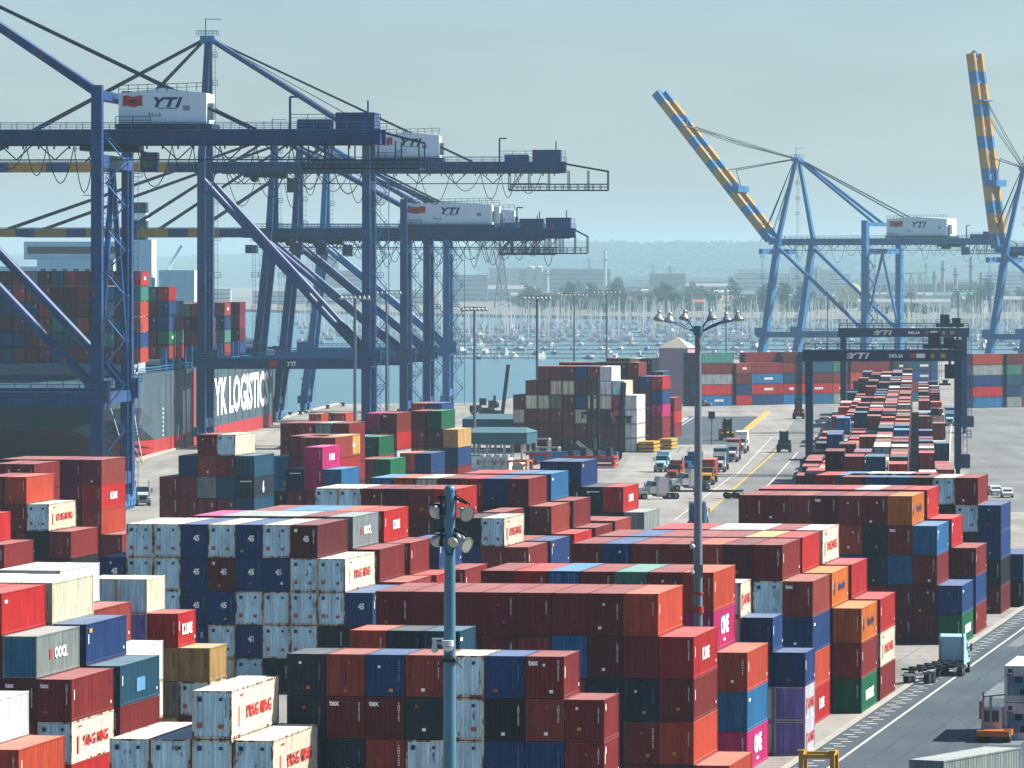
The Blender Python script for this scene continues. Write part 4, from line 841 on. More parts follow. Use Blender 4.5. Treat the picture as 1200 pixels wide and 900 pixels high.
        for yy in (y0, y1):
            top = Vector((ax, W / 2 + (yy - W / 2) * .3, za))
            if raised:
                e = hinge + d * (boom * .76) + Vector((0, yy, 2)); s.path([top, top.lerp(e, .5) - Vector((0, 0, 1.0)), e], .13); s.path([top + Vector((0, .5, 0)), e + Vector((0, .6, 0))], .11)
                e2 = hinge + d * (boom * .3) + Vector((0, yy, 2)); mid = hinge + d * (boom * .42) + Vector((3, yy, 4)); s.path([top, mid], .16); s.path([mid, e2], .16)
                for k in (0, 1, 2): s.path([top, Vector((-1.5 - 2.2 * k, yy, zg + 9 - 4 * k))], .14)
            else:
                s.bar(top, hinge + d * boom * .92 + Vector((0, yy, 2)), .5); s.bar(top, hinge + d * boom * .45 + Vector((0, yy, 2)), .4)
                s.path([top + Vector((0, 0, .6)), Vector((Gg + 3, yy, zg + 8))], .06)
        s.build('boom_stay', M['crane_dark'], T)
    else:
        s = MB()
        for yy in (y0, y1): s.bar((ax, yy, za), (-boom - 30, yy, zg + 2), .5)
        s.build('boom_stay', M['crane_dark'], T)
    # trolley, cab and hoist ropes
    tx = Gg * .1 + xoff
    b = MB(); b.box(tx - 3, y0 - .6, zg - 1.2, tx + 3, y1 + .6, zg - .3); b.box(tx + 2.5, y0 + 1, zg - 1.4, tx + 6, y1 - 1, zg - .4); b.tube((tx - 1, y0, zg - 1.6), (tx - 1, y1, zg - 1.6), .6)
    b.rail((tx - 3.5, y0 - 1, zg - 1.4), (tx + 6, y0 - 1, zg - 1.4)); TR = b.build('trolley', M['dark_steel'], T)
    b = MB(); b.box(tx + 6, W / 2 - 1.2, zg - 4.4, tx + 8.6, W / 2 + 1.2, zg - 1.4); b.bar((tx + 5, W / 2, zg - 1), (tx + 7, W / 2, zg - 1.6), .4); cb = b.build('cab', M['crane_blue'], TR)
    b = MB(); b.box(tx + 5.95, W / 2 - 1, zg - 3.6, tx + 5.99, W / 2 + 1, zg - 2); b.box(tx + 6.2, W / 2 - 1.24, zg - 3.6, tx + 8.3, W / 2 - 1.21, zg - 2.2); b.build('window', M['glass'], cb)
    return T
QA = R(2.6); qv = Vector((math.sin(QA), math.cos(QA), 0))
Q0 = at(242, 0, 1230)
def quay(px, D): p = at(px, 0, D); return (p.x, p.y, 0)
NEAR = dict(zp=19, zg=57.3, za=86.5)
p6 = at(114, 0, 880); l6 = Vector((p6.x, p6.y, 0)) - Vector((math.cos(R(5)), -math.sin(R(5)), 0)) * 35
sts('nearest navy quay crane, white house numbered 6, cropped by the left edge', l6, R(5), 35, 30, 19, 57.0, 86, 42, boom=0, number='6', name2='No.6', leg_mat='crane_blue', xoff=30, platform=0, legtop=8.5)
sts('blue quay crane with tall apex mast standing behind the nearest crane, legs marked 5', quay(236, 1230), QA, 35, 18, 18.9, 58.6, 87, 42, boom=52, number='5', name2='No.5', legtop=9, platform=9, xoff=8)
sts('lower blue quay crane with white house numbered 4, third from the camera', quay(291, 1398), QA, 37.5, 18, 17, 45.8, 70, 41, boom=62, number='4', name2='No.4', lean=5, house=(-1, 21), hw=7.6, leg_mat='crane_blue', platform=3)
sts('quay crane second from the far end of the left quay, legs marked 3', quay(322, 1450), QA, 38, 16, 17, 46.0, 71, 30, boom=62, number='3', name2='No.3', lean=5, house=(2, 18), leg_mat='crane_blue', platform=3)
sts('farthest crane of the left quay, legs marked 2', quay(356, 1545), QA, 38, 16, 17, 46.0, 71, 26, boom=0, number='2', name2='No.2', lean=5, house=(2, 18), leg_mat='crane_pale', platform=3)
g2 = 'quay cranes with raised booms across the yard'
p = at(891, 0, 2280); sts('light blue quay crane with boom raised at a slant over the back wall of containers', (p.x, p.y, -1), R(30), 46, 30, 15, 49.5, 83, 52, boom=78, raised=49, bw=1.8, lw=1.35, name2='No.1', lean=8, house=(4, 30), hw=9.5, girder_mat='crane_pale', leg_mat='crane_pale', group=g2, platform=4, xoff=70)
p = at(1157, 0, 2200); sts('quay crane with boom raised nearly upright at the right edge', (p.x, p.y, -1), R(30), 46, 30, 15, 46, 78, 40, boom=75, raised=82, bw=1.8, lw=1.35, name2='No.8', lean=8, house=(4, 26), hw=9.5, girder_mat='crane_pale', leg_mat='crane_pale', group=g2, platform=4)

# ------------------------------------------------------------------ rubber tyred gantries over the long block
def rtg(label, loc, rz, S, Wd, zt, number, grp='yard gantry cranes astride the long block'):
    T = thing('yard_gantry', label, 'gantry crane', loc, -rz, grp); m_ = M['rtg_navy']
    for x in (0, S):
        for y in (0, Wd):
            b = MB(); b.bar((x, y, 1.8), (x, y, zt - 2), 1.5, 1.3, (1, 0, 0)); L_ = b.build('leg', m_, T)
            if x == S: d = MB(); ladder(d, (x + 1.3, y - .9, 1.5), (x + 1.3, y - .9, zt - 1)); d.rail((x + .9, y - 1.2, 7), (x + 2.4, y - 1.2, 7), 1.1, .7); d.box(x + .9, y - 1.2, 6.9, x + 2.4, y, 7); d.build('ladder', M['crane_pale'], L_)
            w_ = MB()
            for k in (-1, 1): w_.tube((x - .35, y + k * 1.1, .75), (x + .35, y + k * 1.1, .75), .75, 14)
            w_.build('wheel', M['tyre'], T)
        b = MB(); b.box(x - .55, -2.2, 1.2, x + .55, Wd + 2.2, 2.3); b.box(x + .6, -1.6, 1.4, x + 2.2, 1.8, 3.9) if x else b.box(x - 1.6, -1.2, 1.4, x - .6, 1.2, 3.0); b.build('sill_beam', m_, T)
    for y in (0, Wd):
        b = MB(); b.box(-1.2, y - .6, zt - 2, S + 1.2, y + .6, zt); g_ = b.build('girder', m_, T)
        r = MB(); yy = y - 1.3 if y == 0 else y + 1.3; r.rail((-1, yy, zt), (S + 1, yy, zt), 1.1, 2.0); r.box(-1, min(y, yy), zt - .08, S + 1, max(y, yy), zt - .002); r.build('walkway', m_, g_)
        if y == 0:
            o = link('sign', text_mesh('YTI', M['mark_white'], .04, .3, 1.5, .01, 1.2), g_, (S * .34, y - .63, zt - 1.0), FRONT); o.scale = (1.1, 1.1, 1)
            o = link('sign', text_mesh(number, M['mark_white'], .06), g_, (S * .585, y - .63, zt - 1.0), FRONT); o.scale = (.75, .75, 1)
            b = MB()
            for k in range(3): b.prism([(S * .25, zt - 1.5 + k * .36), (S * .29, zt - 1.5 + k * .36), (S * .30, zt - 1.32 + k * .36), (S * .26, zt - 1.32 + k * .36)], 'y', y - .64, y - .605)
            b.build('flag_emblem', M['mark_white'], g_)
            for fx, mm_, ww in ((.70, 'mark_orange', 1), (.75, 'mark_white', 1.6), (.83, 'mark_yellow', .7), (.9, 'mark_yellow', .9)): plate(g_, 'warning_label', (S * fx, y - .605, zt - 1.0), ww, .8, 'f', M[mm_])
    b = MB(); tx = S * .80; b.box(tx - 1, -.5, zt + .3, tx + 5.5, Wd + .5, zt + 1.0); b.box(tx, 1, zt + 1, tx + 2.2, 3.5, zt + 3.2); b.box(tx + 2.8, 1, zt + 1, tx + 4.8, 5, zt + 2.4); b.tube((tx + 1, 0, zt + 1.8), (tx + 1, Wd, zt + 1.8), .7); b.rail((tx - 1, -.5, zt + 1), (tx + 5.5, -.5, zt + 1), 1.1, 1)
    TR = b.build('trolley', M['dark_steel'], T)
    b = MB(); b.box(tx + 3, 1.2, zt - 5.2, tx + 5.2, 3.6, zt - 2.6); b.bar((tx + 4, 2.4, zt - 2.6), (tx + 4, 2.4, zt + .3), .4); b.build('cab', M['dark_steel'], TR)
    s = MB(); z = 11.5; s.box(tx + .6, -.5, z, tx + 1.8, Wd + .2, z + .7); s.box(tx - .1, -.6, z - .5, tx + 2.5, -.2, z)
    for yy in (1.5, 4.5): 
        for xx in (tx + .4, tx + 2): s.bar((xx, yy, z + .5), (xx, yy, zt + .4), .09)
    s.build('spreader', M['dark_steel'], TR)
    return T
p = at(948, 0, 1062); rtg('front navy yard gantry crane numbered 16 astride the long block', (p.x, p.y, 0), R(4), 27.2, 7.5, 22.9, 'NO.16')
p = at(988, 0, 1345); rtg('rear navy yard gantry crane numbered 14 seen above the front one', (p.x, p.y, 0), R(4), 28.0, 7.5, 24.2, 'NO.14')

# ------------------------------------------------------------------ light poles
def reflector(mb_s, mb_g, c, d, r):
    """bell shaped flood lamp at c looking along d"""
    c = Vector(c); d = Vector(d).normalized(); prof = [(-1.0, .25), (-.75, .45), (-.35, .72), (0, .95), (.25, 1.0)]
    for (a, ra), (b_, rb) in zip(prof[:-1], prof[1:]): mb_s.tube(c + d * r * a, c + d * r * b_, r * ra, 14, r * rb, cap=False)
    mb_s.tube(c - d * r * 1.5, c - d * r * 1.0, r * .3, 10); mb_g.tube(c + d * r * .14, c + d * r * .2, r * .93, 14)
# the near pole
D = 250.0; p = at(527, 0, D); zt = HC - (575 - HY) * D / F
T = thing('flood_light_mast', 'thick teal flood light mast with lamps and cameras, right of the rusty white boxes', 'light pole', (p.x, p.y, 0), 0)
b = MB(); b.tube((0, 0, 0), (0, 0, zt), .36, 20, .22); b.dome((0, 0, zt), .25, lo=0); b.build('pole', M['pole_teal'], T)
b = MB()
for z in (zt - .35, zt - 1.75, zt - 2.0): b.box(-.55, -.1, z, .3, .1, z + .13)
b.bar((0, 0, zt - .2), (.75, -.2, zt - .55), .1); b.bar((0, 0, zt - 1.55), (.7, -.2, zt - 1.9), .12); b.path([(.25, 0, zt - 1.6), (.3, -.2, zt - 2.2), (.1, -.28, zt - 2.7), (-.1, -.28, zt - 2.75), (-.3, -.1, zt - 2.3), (-.28, 0, zt - 1.6)], .03); b.path([(.3, -.1, zt - .2), (.85, -.3, zt - .55), (.8, -.3, zt - .9)], .03)
b.box(-.42, -.2, zt - 1.2, -.3, .1, zt - .35); b.box(-.42, -.2, zt - 2.4, -.3, .1, zt - 1.8)
b.box(-.95, -.05, zt - .62, -.3, .05, zt - .56); b.box(-.95, -.05, zt - 1.9, -.3, .05, zt - 1.84); b.build('bracket', M['dark_steel'], T)
for c, d, r in (((.72, -.35, zt - .98), (.5, -.8, -.35), .36), ((-.55, .1, zt - .85), (.2, .9, -.25), .36), ((.72, -.35, zt - 2.3), (.75, -.6, -.4), .36), ((.15, -.45, zt - 2.2), (-.5, -.7, -.4), .26), ((-.55, .05, zt - 2.15), (-.2, .9, -.4), .28), ((.42, -.1, zt - 2.1), (.2, .8, -.5), .26)):
    s = MB(); g = MB(); reflector(s, g, c, d, r); o = s.build('flood_lamp', M['lamp_shell'], T, True); g.build('lens', M['lamp_glass'], o)
zc = HC - (762 - HY) * D / F
b = MB(); b.box(-.7, -.15, zc + .25, 0, .05, zc + .38); b.box(-.75, -.3, zc + .1, -.55, 0, zc + .45); b.build('bracket', M['white_paint'], T)
b = MB(); b.tube((-.08, -.42, zc + .2), (-.08, -.42, zc + .45), .26, 14); b.dome((-.08, -.42, zc + .18), .22, hi=0); b.dome((-.65, -.15, zc + .05), .16); b.build('camera_dome', M['white_paint'], T)
b = MB(); b.path([(-.5, -.3, zc - .7), (-.1, -.42, zc - .2), (.1, -.42, zc - .2), (.55, -.3, zc - .75)], .04); b.box(-.36, -.36, zc - .5, .36, .36, zc - .35); b.build('clamp', M['dark_steel'], T)
# the tall one in the middle
D = 423.0; p = at(818, 0, D); zt = HC - (385 - HY) * D / F
T = thing('flood_light_mast', 'tall dark flood light mast with spreading lamp arms, in the middle of the near stacks', 'light pole', (p.x, p.y, 0), 0)
b = MB(); b.tube((0, 0, 0), (0, 0, 14), .36, 16, .33); b.tube((0, 0, 14), (0, 0, zt), .33, 16, .22); b.box(-.3, -.36, zt - 18.1, .35, -.2, zt - 17.2); b.build('pole', M['pole_grey'], T)
b = MB(); b.tube((0, 0, 12.2), (0, 0, 12.7), .42, 16); b.tube((0, 0, 13.6), (0, 0, 13.75), .4, 16); b.build('collar', M['red_paint'], T)
for s_ in (-1, 1):
    for k, (dx, dz) in enumerate(((2.9, .75), (2.1, .62), (1.0, .8))):
        b = MB(); b.path([(s_ * .1, 0, zt - .3), (s_ * dx * .55, (k - 1) * .4, zt + dz * .5), (s_ * dx, (k - 1) * .5, zt + dz)], .07, 6); a = b.build('lamp_arm', M['pole_teal'], T)
        s = MB(); g = MB(); reflector(s, g, (s_ * dx, (k - 1) * .5, zt + dz * .95), (s_ * .15, -.25, -1), .40); o = s.build('flood_lamp', M['lamp_shell'], a, True); g.build('lens', M['lamp_glass'], o)
b = MB(); b.tube((0, 0, zt - .5), (0, 0, zt + .2), .34, 12); b.build('hub', M['pole_teal'], T)
zc = HC - (640 - HY) * D / F
b = MB(); b.box(-.55, -.3, zc - .1, -.3, 0, zc + .35); b.dome((-.42, -.45, zc), .2); b.dome((-.42, -.45, zc - 1.9), .17); b.box(-.5, -.3, zc - 1.9, -.3, 0, zc - 1.7); b.build('camera_dome', M['white_paint'], T)
# far masts with a cross bar of lamps
for px, D, yt, hw_, lab in ((416, 1050, 346, 2.6, 'in front of the crane marked 5, among the quayside stacks'), (453, 1250, 341, 2.6, 'just right of the leg of the crane marked 5'), (556, 1180, 360, 2.2, 'standing before the open channel by the teal roofs'), (629.5, 1240, 347, 2.4, 'at the left end of the central container block'),
                            (673, 1720, 344, 2.4, 'rising behind the central container block, left one'), (711, 1900, 341, 2.4, 'rising behind the central container block, right one'), (851, 2350, 339, 3.4, 'behind the back wall of containers'), (970, 2300, 340, 3.4, 'between the legs of the slanting boom crane'), (1123, 2300, 339, 2.6, 'right of the slanting boom crane')):
    zt = HC - (yt - HY) * D / F; p = at(px, 0, D); k_ = max(1.0, D / 1200) ** .8
    T = thing('light_mast', 'slim grey light mast ' + lab, 'light pole', (p.x, p.y, 0), 0, 'far light masts of the yard')
    b = MB(); b.tube((0, 0, 0), (0, 0, zt), .34, 8, .24); b.build('pole', M['pole_far'], T)
    b = MB(); hw_ = hw_ * D / 1100; b.bar((-hw_, 0, zt), (hw_, 0, zt), .18); b.bar((0, -2, zt), (0, 2, zt), .18); b.build('crossbar', M['pole_far'], T)
    for i in range(7):
        b = MB(); x = -hw_ + i * hw_ / 3; b.tube((x, -.3, zt - .65), (x, 0, zt - .1), .38, 8, .15); b.build('flood_lamp', M['lamp_shell'], T)
T = thing('camera_post', 'short post with a black box on top at the corner of the dark asphalt', 'post', G(834, 520), 0)
b = MB(); b.tube((0, 0, 0), (0, 0, 5.6), .14, 8); b.build('post', M['steel'], T); MB().box(-.7, -.5, 5.4, .7, .5, 7).build('box', M['dark_steel'], T)
# ------------------------------------------------------------------ the big ship at the quay
def along(px, D, z=0.0): p = at(px, 0, D); return (p.x, p.y, z)
T = thing('container_ship', 'large container ship with dark teal hull and red boot moored behind the quay cranes', 'ship', (SP.x, SP.y, -3.2), -SH)
secs = [(-14, 9.5, 17, .80), (0, 7.5, 19.8, 1), (14, 3.0, 19.8, 1), (34, -1, 19.8, 1), (60, -1.5, 19.8, 1), (258, -1.5, 19.8, 1), (290, -1.5, 21, .86), (318, -1, 23, .5), (340, 0, 25, .06)]
HB = 42.0
def hull_ring(y, zb, zt_, wf, z0, z1, out=0.0):
    pts = []; 
    for t in (0, .25, .5, .75, 1):
        z = max(z0, min(z1, zb + (zt_ - zb) * t)) if False else z0 + (z1 - z0) * t
        k = (z - zb) / max(.1, (12 - zb)); k = max(0, min(1, k)); flare = wf * (0.62 + .38 * math.sin(k * math.pi / 2)) if y < 30 or y > 262 else wf
        pts.append((flare * HB / 2 + out, z))
    return pts
def hull_part(zlo, zhi, mat, name):
    b = MB(); rings = []
    for y, zb, zt_, wf in secs:
        z0 = max(zb, zlo) if zlo > -1 else zb; z1 = min(zt_, zhi); z1 = max(z1, z0 + .02)
        half = hull_ring(y, zb, zt_, wf, z0, z1); rings.append([(-HB / 2 + a, y, z) for a, z in half][::-1] + [(-HB / 2 - a, y, z) for a, z in half])
    m_ = len(rings[0]); o = len(b.v); b.v += [p for r_ in rings for p in r_]
    for i in range(len(rings) - 1):
        for j in range(m_ - 1): b.f.append((o + i * m_ + j, o + i * m_ + j + 1, o + (i + 1) * m_ + j + 1, o + (i + 1) * m_ + j)); b.mi.append(1 if i < 2 and j in (2, 3, 4, 5, 6) else 0)  # lower stern faces go black: shadow under the overhang painted in
        b.f.append((o + i * m_, o + (i + 1) * m_, o + (i + 1) * m_ + m_ - 1, o + i * m_ + m_ - 1)); b.mi.append(0)
        h_ = m_ // 2; b.f.append((o + i * m_ + h_ - 1, o + i * m_ + h_, o + (i + 1) * m_ + h_, o + (i + 1) * m_ + h_ - 1)); b.mi.append(0)
    b.f.append(tuple(o + j for j in range(m_))); b.mi.append(1)  # transom also black, its shade painted into the hull
    return b.build(name, [mat, M['hull_black']], T)
hull_part(6.2, 40, M['hull_teal'], 'hull'); hull_part(-2, 6.2, M['hull_red'], 'boot')
b = MB()
for y0_ in (60, 84, 97): b.box(-.0, y0_, 1, .12, y0_ + (5 if y0_ == 97 else .5), 19)
b.build('hull_stripe', M['hull_red'], T)
sm2 = MB()
for y_ in range(52, 255, 14): sm2.box(-.02, y_, 6.4, .05, y_ + .35, 19.5)
sm2.build('plate_seam', M['hull_black'], T)
dm_ = MB()
for k in range(7): dm_.box(0, 47, 6.6 + k * .9, .06, 48.2, 7.0 + k * .9)
dm_.build('draft_mark', M['mark_white'], T)
o = link('ship_name', text_mesh('NYK LOGISTICS', M['mark_white'], .03), T, (.09, 186, 12.6), SIDE); o.scale = (13.2, 8.6, 1)
dk = MB(); dk.rail((-.5, 0, 19.8), (-.5, 215, 19.8), 1.2, 3, .07); dk.rail((-HB, 0, 19.8), (-.5, 0, 19.8), 1.2, 2.6, .07)
for i in range(16): dk.box(-.9 - i * 2.62 - .12, .05, 19.8, -.9 - i * 2.62 + .12, .5, 22.3)
for i in range(14): dk.box(-1.6, 56 + i * 11, 19.8, -.4, 56.6 + i * 11, 24.5)
dk.box(-HB + 1, .2, 21.9, -.6, 12.5, 22.3); dk.build('deck_railing', M['crane_pale'], T)
b = MB(); b.box(-HB + 3, 18, 19.8, -3.2, 44, 35.5); b.box(-HB + 6, 20, 35.5, -8, 40, 39); SS = b.build('superstructure', M['truck_white'], T)
b = MB()
for z in range(22, 35, 3):
    for i in range(5): b.box(-3.25, 20 + i * 4.6, z, -3.12, 22.6 + i * 4.6, z + 1.5)
b.build('window', M['glass'], SS)
b = MB()
for z in range(21, 36, 3): b.box(-3.1, 16, z, -1.0, 24, z + .25); b.rail((-1.1, 16, z + .25), (-1.1, 24, z + .25), 1.1, 1.6); b.bar((-2, 17, z - 2.8), (-2, 23, z), .4)
b.build('stairway', M['house_white'], SS)
b = MB(); b.path([(-.6, -.1, 18.8), (3, -16, 9), (6, -30, 3.6)], .12); b.path([(-3, -.2, 18.8), (1.5, -18, 8.5), (6, -31, 3.6)], .12); b.path([(-6, -.2, 18.8), (0, -20, 8.5), (5.6, -34, 3.6)], .12); b.build('mooring_rope', M['cream_wall'], T)
# a second, paler vessel whose bridge shows above the deck cargo
T = thing('bulk_vessel', 'pale blue ship superstructure with mast and radar rising behind the deck cargo', 'ship', along(110, 1620, -3.2), -SH)
HT = MB().box(-60, -6, 0, 30, 24, 17).build('hull', M['hull_black'], T)
b = MB(); b.box(-16, 0, 17, 4, 14, 44); b.box(-20, 2, 44, 8, 12, 49); b.box(6, 2, 17, 16, 12, 49.5); b.box(-30, 0, 17, -16, 14, 42); S2 = b.build('superstructure', M['house_white'], T)
b = MB(); b.box(-19, 1.9, 45.6, 7, 1.98, 47.6)
for z in range(20, 43, 4):
    for i in range(6): b.box(-15 + i * 3.1, -.05, z, -13.6 + i * 3.1, -.005, z + 1.4)
b.build('window', M['glass'], S2)
b = MB()
for x_ in (-1.1, 1.1):
    for y_ in (5, 7.2): b.bar((x_, y_, 49), (x_ * .4, 6, 66), .3)
for i in range(8): b.bar((-1.1, 5, 50 + i * 2), (1, 5.2, 52 + i * 2), .15); b.bar((1.1, 7, 50 + i * 2), (-1, 6.8, 52 + i * 2), .15)
b.bar((-4, 6, 62), (4, 6, 62), .25); b.bar((-2.5, 6, 57), (2.5, 6, 57), .4); b.build('mast', M['steel'], T)
b = MB(); b.box(9, 5, 49.5, 14, 10, 60); F2 = b.build('funnel', M['crane_dark'], T); MB().box(8.98, 4.98, 55, 14.02, 10.02, 57).build('funnel_band', M['mark_white'], F2)
b = MB(); b.bar((18, 6, 38), (24, 6, 48), .8); b.box(18, 2, 17, 28, 10, 41); b.build('deck_crane', M['house_white'], T); b = MB(); b.bar((-40, 6, 17), (-40, 6, 50), .8); b.bar((-40, 6, 48), (-28, 6, 54), .5); b.bar((-40, 6, 20), (-28, 6, 53), .4); b.build('deck_crane', M['house_white'], T)

# ------------------------------------------------------------------ vehicles: local x to the right, y forwards, origin on the ground under the middle
def wheels(T, pts, r=.52, w_=.32):
    for x, y in pts:
        b = MB(); b.tube((x - w_ / 2, y, r), (x + w_ / 2, y, r), r, 16); t_ = b.build('wheel', M['tyre'], T)
        b = MB(); s_ = 1 if x > 0 else -1; b.tube((x + s_ * w_ / 2, y, r), (x + s_ * (w_ / 2 + .015), y, r), r * .52, 12); b.build('rim', M['steel'], t_)
def tractor(label, loc, rz, colr='truck_white', sleeper=True, chassis=None, load=None, group=None, name='truck', cat='truck', lcol=None):
    T = thing(name, label, cat, loc, rz, group); c = M[colr]
    b = MB(); b.box(-.45, -3.2, .75, .45, 3.0, 1.0); b.build('frame', M['dark_steel'], T)
    b = MB(); b.prism([(.0, 1.0), (1.5, 1.0), (1.5, 2.2), (1.15, 3.05), (.0, 3.05)], 'x', -1.15, 1.15)
    if sleeper: b.prism([(-1.7, 1.0), (0, 1.0), (0, 3.2), (-.25, 3.75), (-1.7, 3.55)], 'x', -1.18, 1.18)
    cb = b.build('cab', c, T)
    b = MB(); b.prism([(1.5, .85), (3.25, .8), (3.3, 1.75), (3.1, 1.95), (1.5, 2.15)], 'x', -.85, .85); b.prism([(1.75, .95), (3.1, .95), (2.9, 1.35), (1.9, 1.4)], 'x', -1.15, 1.15); hd = b.build('hood', c, T)
    b = MB(); b.box(-.55, 3.3, .95, .55, 3.34, 1.7); b.build('grille', M['dark_steel'], hd)
    b = MB(); b.box(-1.15, 3.1, .45, 1.15, 3.4, .75); b.build('bumper', M['steel'], T)
    b = MB(); b.add([(-1.0, 1.52, 2.22), (1.0, 1.52, 2.22), (.95, 1.2, 2.98), (-.95, 1.2, 2.98)], [(0, 1, 2, 3)]); b.build('windshield', M['glass'], cb)
    for s_ in (-1, 1):
        b = MB(); xx = s_ * 1.16; b.add([(xx, .35, 2.2), (xx, 1.35, 2.2), (xx, 1.1, 2.9), (xx, .35, 2.9)], [(0, 1, 2, 3)]); b.build('window', M['glass'], cb)
        b = MB(); b.box(s_ * 1.0 - .15, 3.28, 1.05, s_ * 1.0 + .15, 3.36, 1.3); b.build('headlight', M['lamp_glass'], T)
        b = MB(); b.bar((s_ * 1.16, 1.35, 2.4), (s_ * 1.45, 1.5, 2.4), .05); b.box(s_ * 1.45 - .08, 1.44, 2.05, s_ * 1.45 + .08, 1.56, 2.75); b.build('mirror', M['dark_steel'], T)
        b = MB(); b.tube((s_ * 1.05, -1.85, 1.0), (s_ * 1.05, -1.85, 3.9), .08, 8); b.build('exhaust', M['steel'], T)
        b = MB(); b.tube((s_ * .95, -1.3, .75), (s_ * .95, .3, .75), .33, 10); b.build('fuel_tank', M['steel'], T)
    wheels(T, [(-.98, 2.45), (.98, 2.45)] + [(s_ * .95, y) for s_ in (-1, 1) for y in (-1.9, -3.1)], .52, .5)
    if not sleeper: 
        b = MB(); b.box(-.9, -.12, 1.3, .9, -.02, 2.8); b.build('back_panel', c, cb)
    if chassis is not None:
        b = MB(); a = chassis; rot = Matrix.Rotation(a, 4, 'Z'); q = lambda x, y, z: tuple(rot @ Vector((x, y, z)) + Vector((0, -2.4, 0)))
        for s_ in (-1, 1): b.bar(q(s_ * .42, 0, 1.3), q(s_ * .42, -12, 1.25), .18, .3)
        for y in (0, -2, -4.5, -7, -9.5, -12): b.bar(q(-1.2, y, 1.35), q(1.2, y, 1.35), .2, .2)
        b.bar(q(0, -4, .9), q(0, -4.3, 0.2), .3); ch = b.build('chassis', M['dark_steel'], T)
        for x, y in [(s_ * .95, yy) for s_ in (-1, 1) for yy in (-9.6, -11)]:
            b = MB(); b.tube(q(x - .25, y, .52), q(x + .25, y, .52), .52, 14); b.build('wheel', M['tyre'], T)
        b = MB(); b.box(-.9, 0, 0, .9, .05, .25); gd = b.build('rear_plate', M['mark_white'], T); gd.location = Vector(q(0, -12.2, .75)); gd.rotation_euler = (0, 0, a)
        if load:
            L_ = 12.1; bo, en, fr, dr = cmesh(12.1, 2.87); LT = thing('shipping_container', lcol, 'container', (0, 0, 0), 0, 'containers riding on trucks')
            for me_, nm in ((bo, 'body'), (en, 'end_wall'), (fr, 'frame')): oo = link(nm, me_, LT); oo.color = CC[load][0] + (.1,)
            wm_ = Matrix.Translation(loc) @ Matrix.Rotation(rz, 4, 'Z') @ Matrix.Translation((0, -2.4, 0)) @ rot @ Matrix.Translation((0, -12.2, 1.46))
            LT.location = wm_.to_translation(); LT.rotation_euler = (0, 0, rz + a)
    return T
def car(label, loc, rz, colr='truck_white', group='cars in the yard', pick=False):
    T = thing('pickup_truck' if pick else 'car', label, 'pickup' if pick else 'car', loc, rz, group)
    prof = [(-2.4, .35), (2.35, .35), (2.4, .8), (1.3, 1.0), (.6, 1.55), (-.6 if pick else -1.7, 1.6), (-.9 if pick else -2.3, 1.05), (-2.4, 1.0)]
    b = MB(); b.prism(prof, 'x', -.9, .9); bd = b.build('body', M[colr], T)
    b = MB(); b.add([(-.75, 1.27, 1.03), (.75, 1.27, 1.03), (.7, .66, 1.5), (-.7, .66, 1.5)], [(0, 1, 2, 3)]); b.build('windshield', M['glass'], bd)
    for s_ in (-1, 1): b = MB(); x = s_ * .905; b.add([(x, 1.1, 1.05), (x, .55, 1.5), (x, -.5, 1.52), (x, -.6, 1.05)], [(0, 1, 2, 3)]); b.build('window', M['glass'], bd)
    b = MB(); b.add([(-.7, -1.72 if not pick else -.62, 1.5), (.7, -1.72 if not pick else -.62, 1.5), (.75, -2.28 if not pick else -.9, 1.1), (-.75, -2.28 if not pick else -.9, 1.1)], [(0, 1, 2, 3)]); b.build('rear_window', M['glass'], bd)
    wheels(T, [(-.82, 1.5), (.82, 1.5), (-.82, -1.5), (.82, -1.5)], .36, .22); return T
def handler(label, loc, rz, colr='dark_steel', mast=11.5, lean=.0, spread=True, group='container handlers', two=False):
    T = thing('container_handler', label, 'container handler', loc, rz, group); c = M[colr]
    b = MB(); b.prism([(-3.4, .7), (2.2, .7), (2.2, 1.7), (-.4, 1.9), (-.6, 2.5), (-3.4, 2.4)], 'x', -1.3, 1.3); b.build('body', c, T)
    b = MB(); b.box(-.85, -.9, 2.5, .85, .9, 4.3); cb = b.build('cab', c, T)
    b = MB(); b.box(-.75, .91, 2.9, .75, .94, 4.1); b.box(.86, -.7, 2.9, .89, .7, 4.1); b.box(-.89, -.7, 2.9, -.86, .7, 4.1); b.build('window', M['glass'], cb)
    b = MB()
    for s_ in (-1, 1): b.bar((s_ * .75, 2.6, .6), (s_ * .75, 2.6 + lean * mast, mast), .35, .5); b.bar((s_ * .45, 2.7, .6), (s_ * .45, 2.7 + lean * mast, mast - .6), .2, .3)
    for i in range(5): z = 1.5 + i * (mast - 2) / 4; b.bar((-.75, 2.6 + lean * z, z), (.75, 2.6 + lean * z, z), .3)
    b.build('mast', M['dark_steel'], T)
    if spread:
        z = mast * .55; b = MB(); b.box(-3, 3.1 + lean * z, z, 3, 3.6 + lean * z, z + .5); b.box(-3.05, 2.9, z - .9, -2.8, 3.9, z + .4); b.box(2.8, 2.9, z - .9, 3.05, 3.9, z + .4); b.build('spreader', M['dark_steel'], T)
    wheels(T, [(-1.25, 1.6), (1.25, 1.6), (-1.05, -2.4), (1.05, -2.4)], .8, .55); return T
RA = R(4.5)
# the foreground tractor driving away, its chassis trailing to the left
p = G(1116, 792); tractor('white tractor seen from behind with an empty black chassis, turning at the kerb', (p.x + .3, p.y + 2.4, 0), -R(11), 'truck_blue', True, chassis=-R(9), group=None)
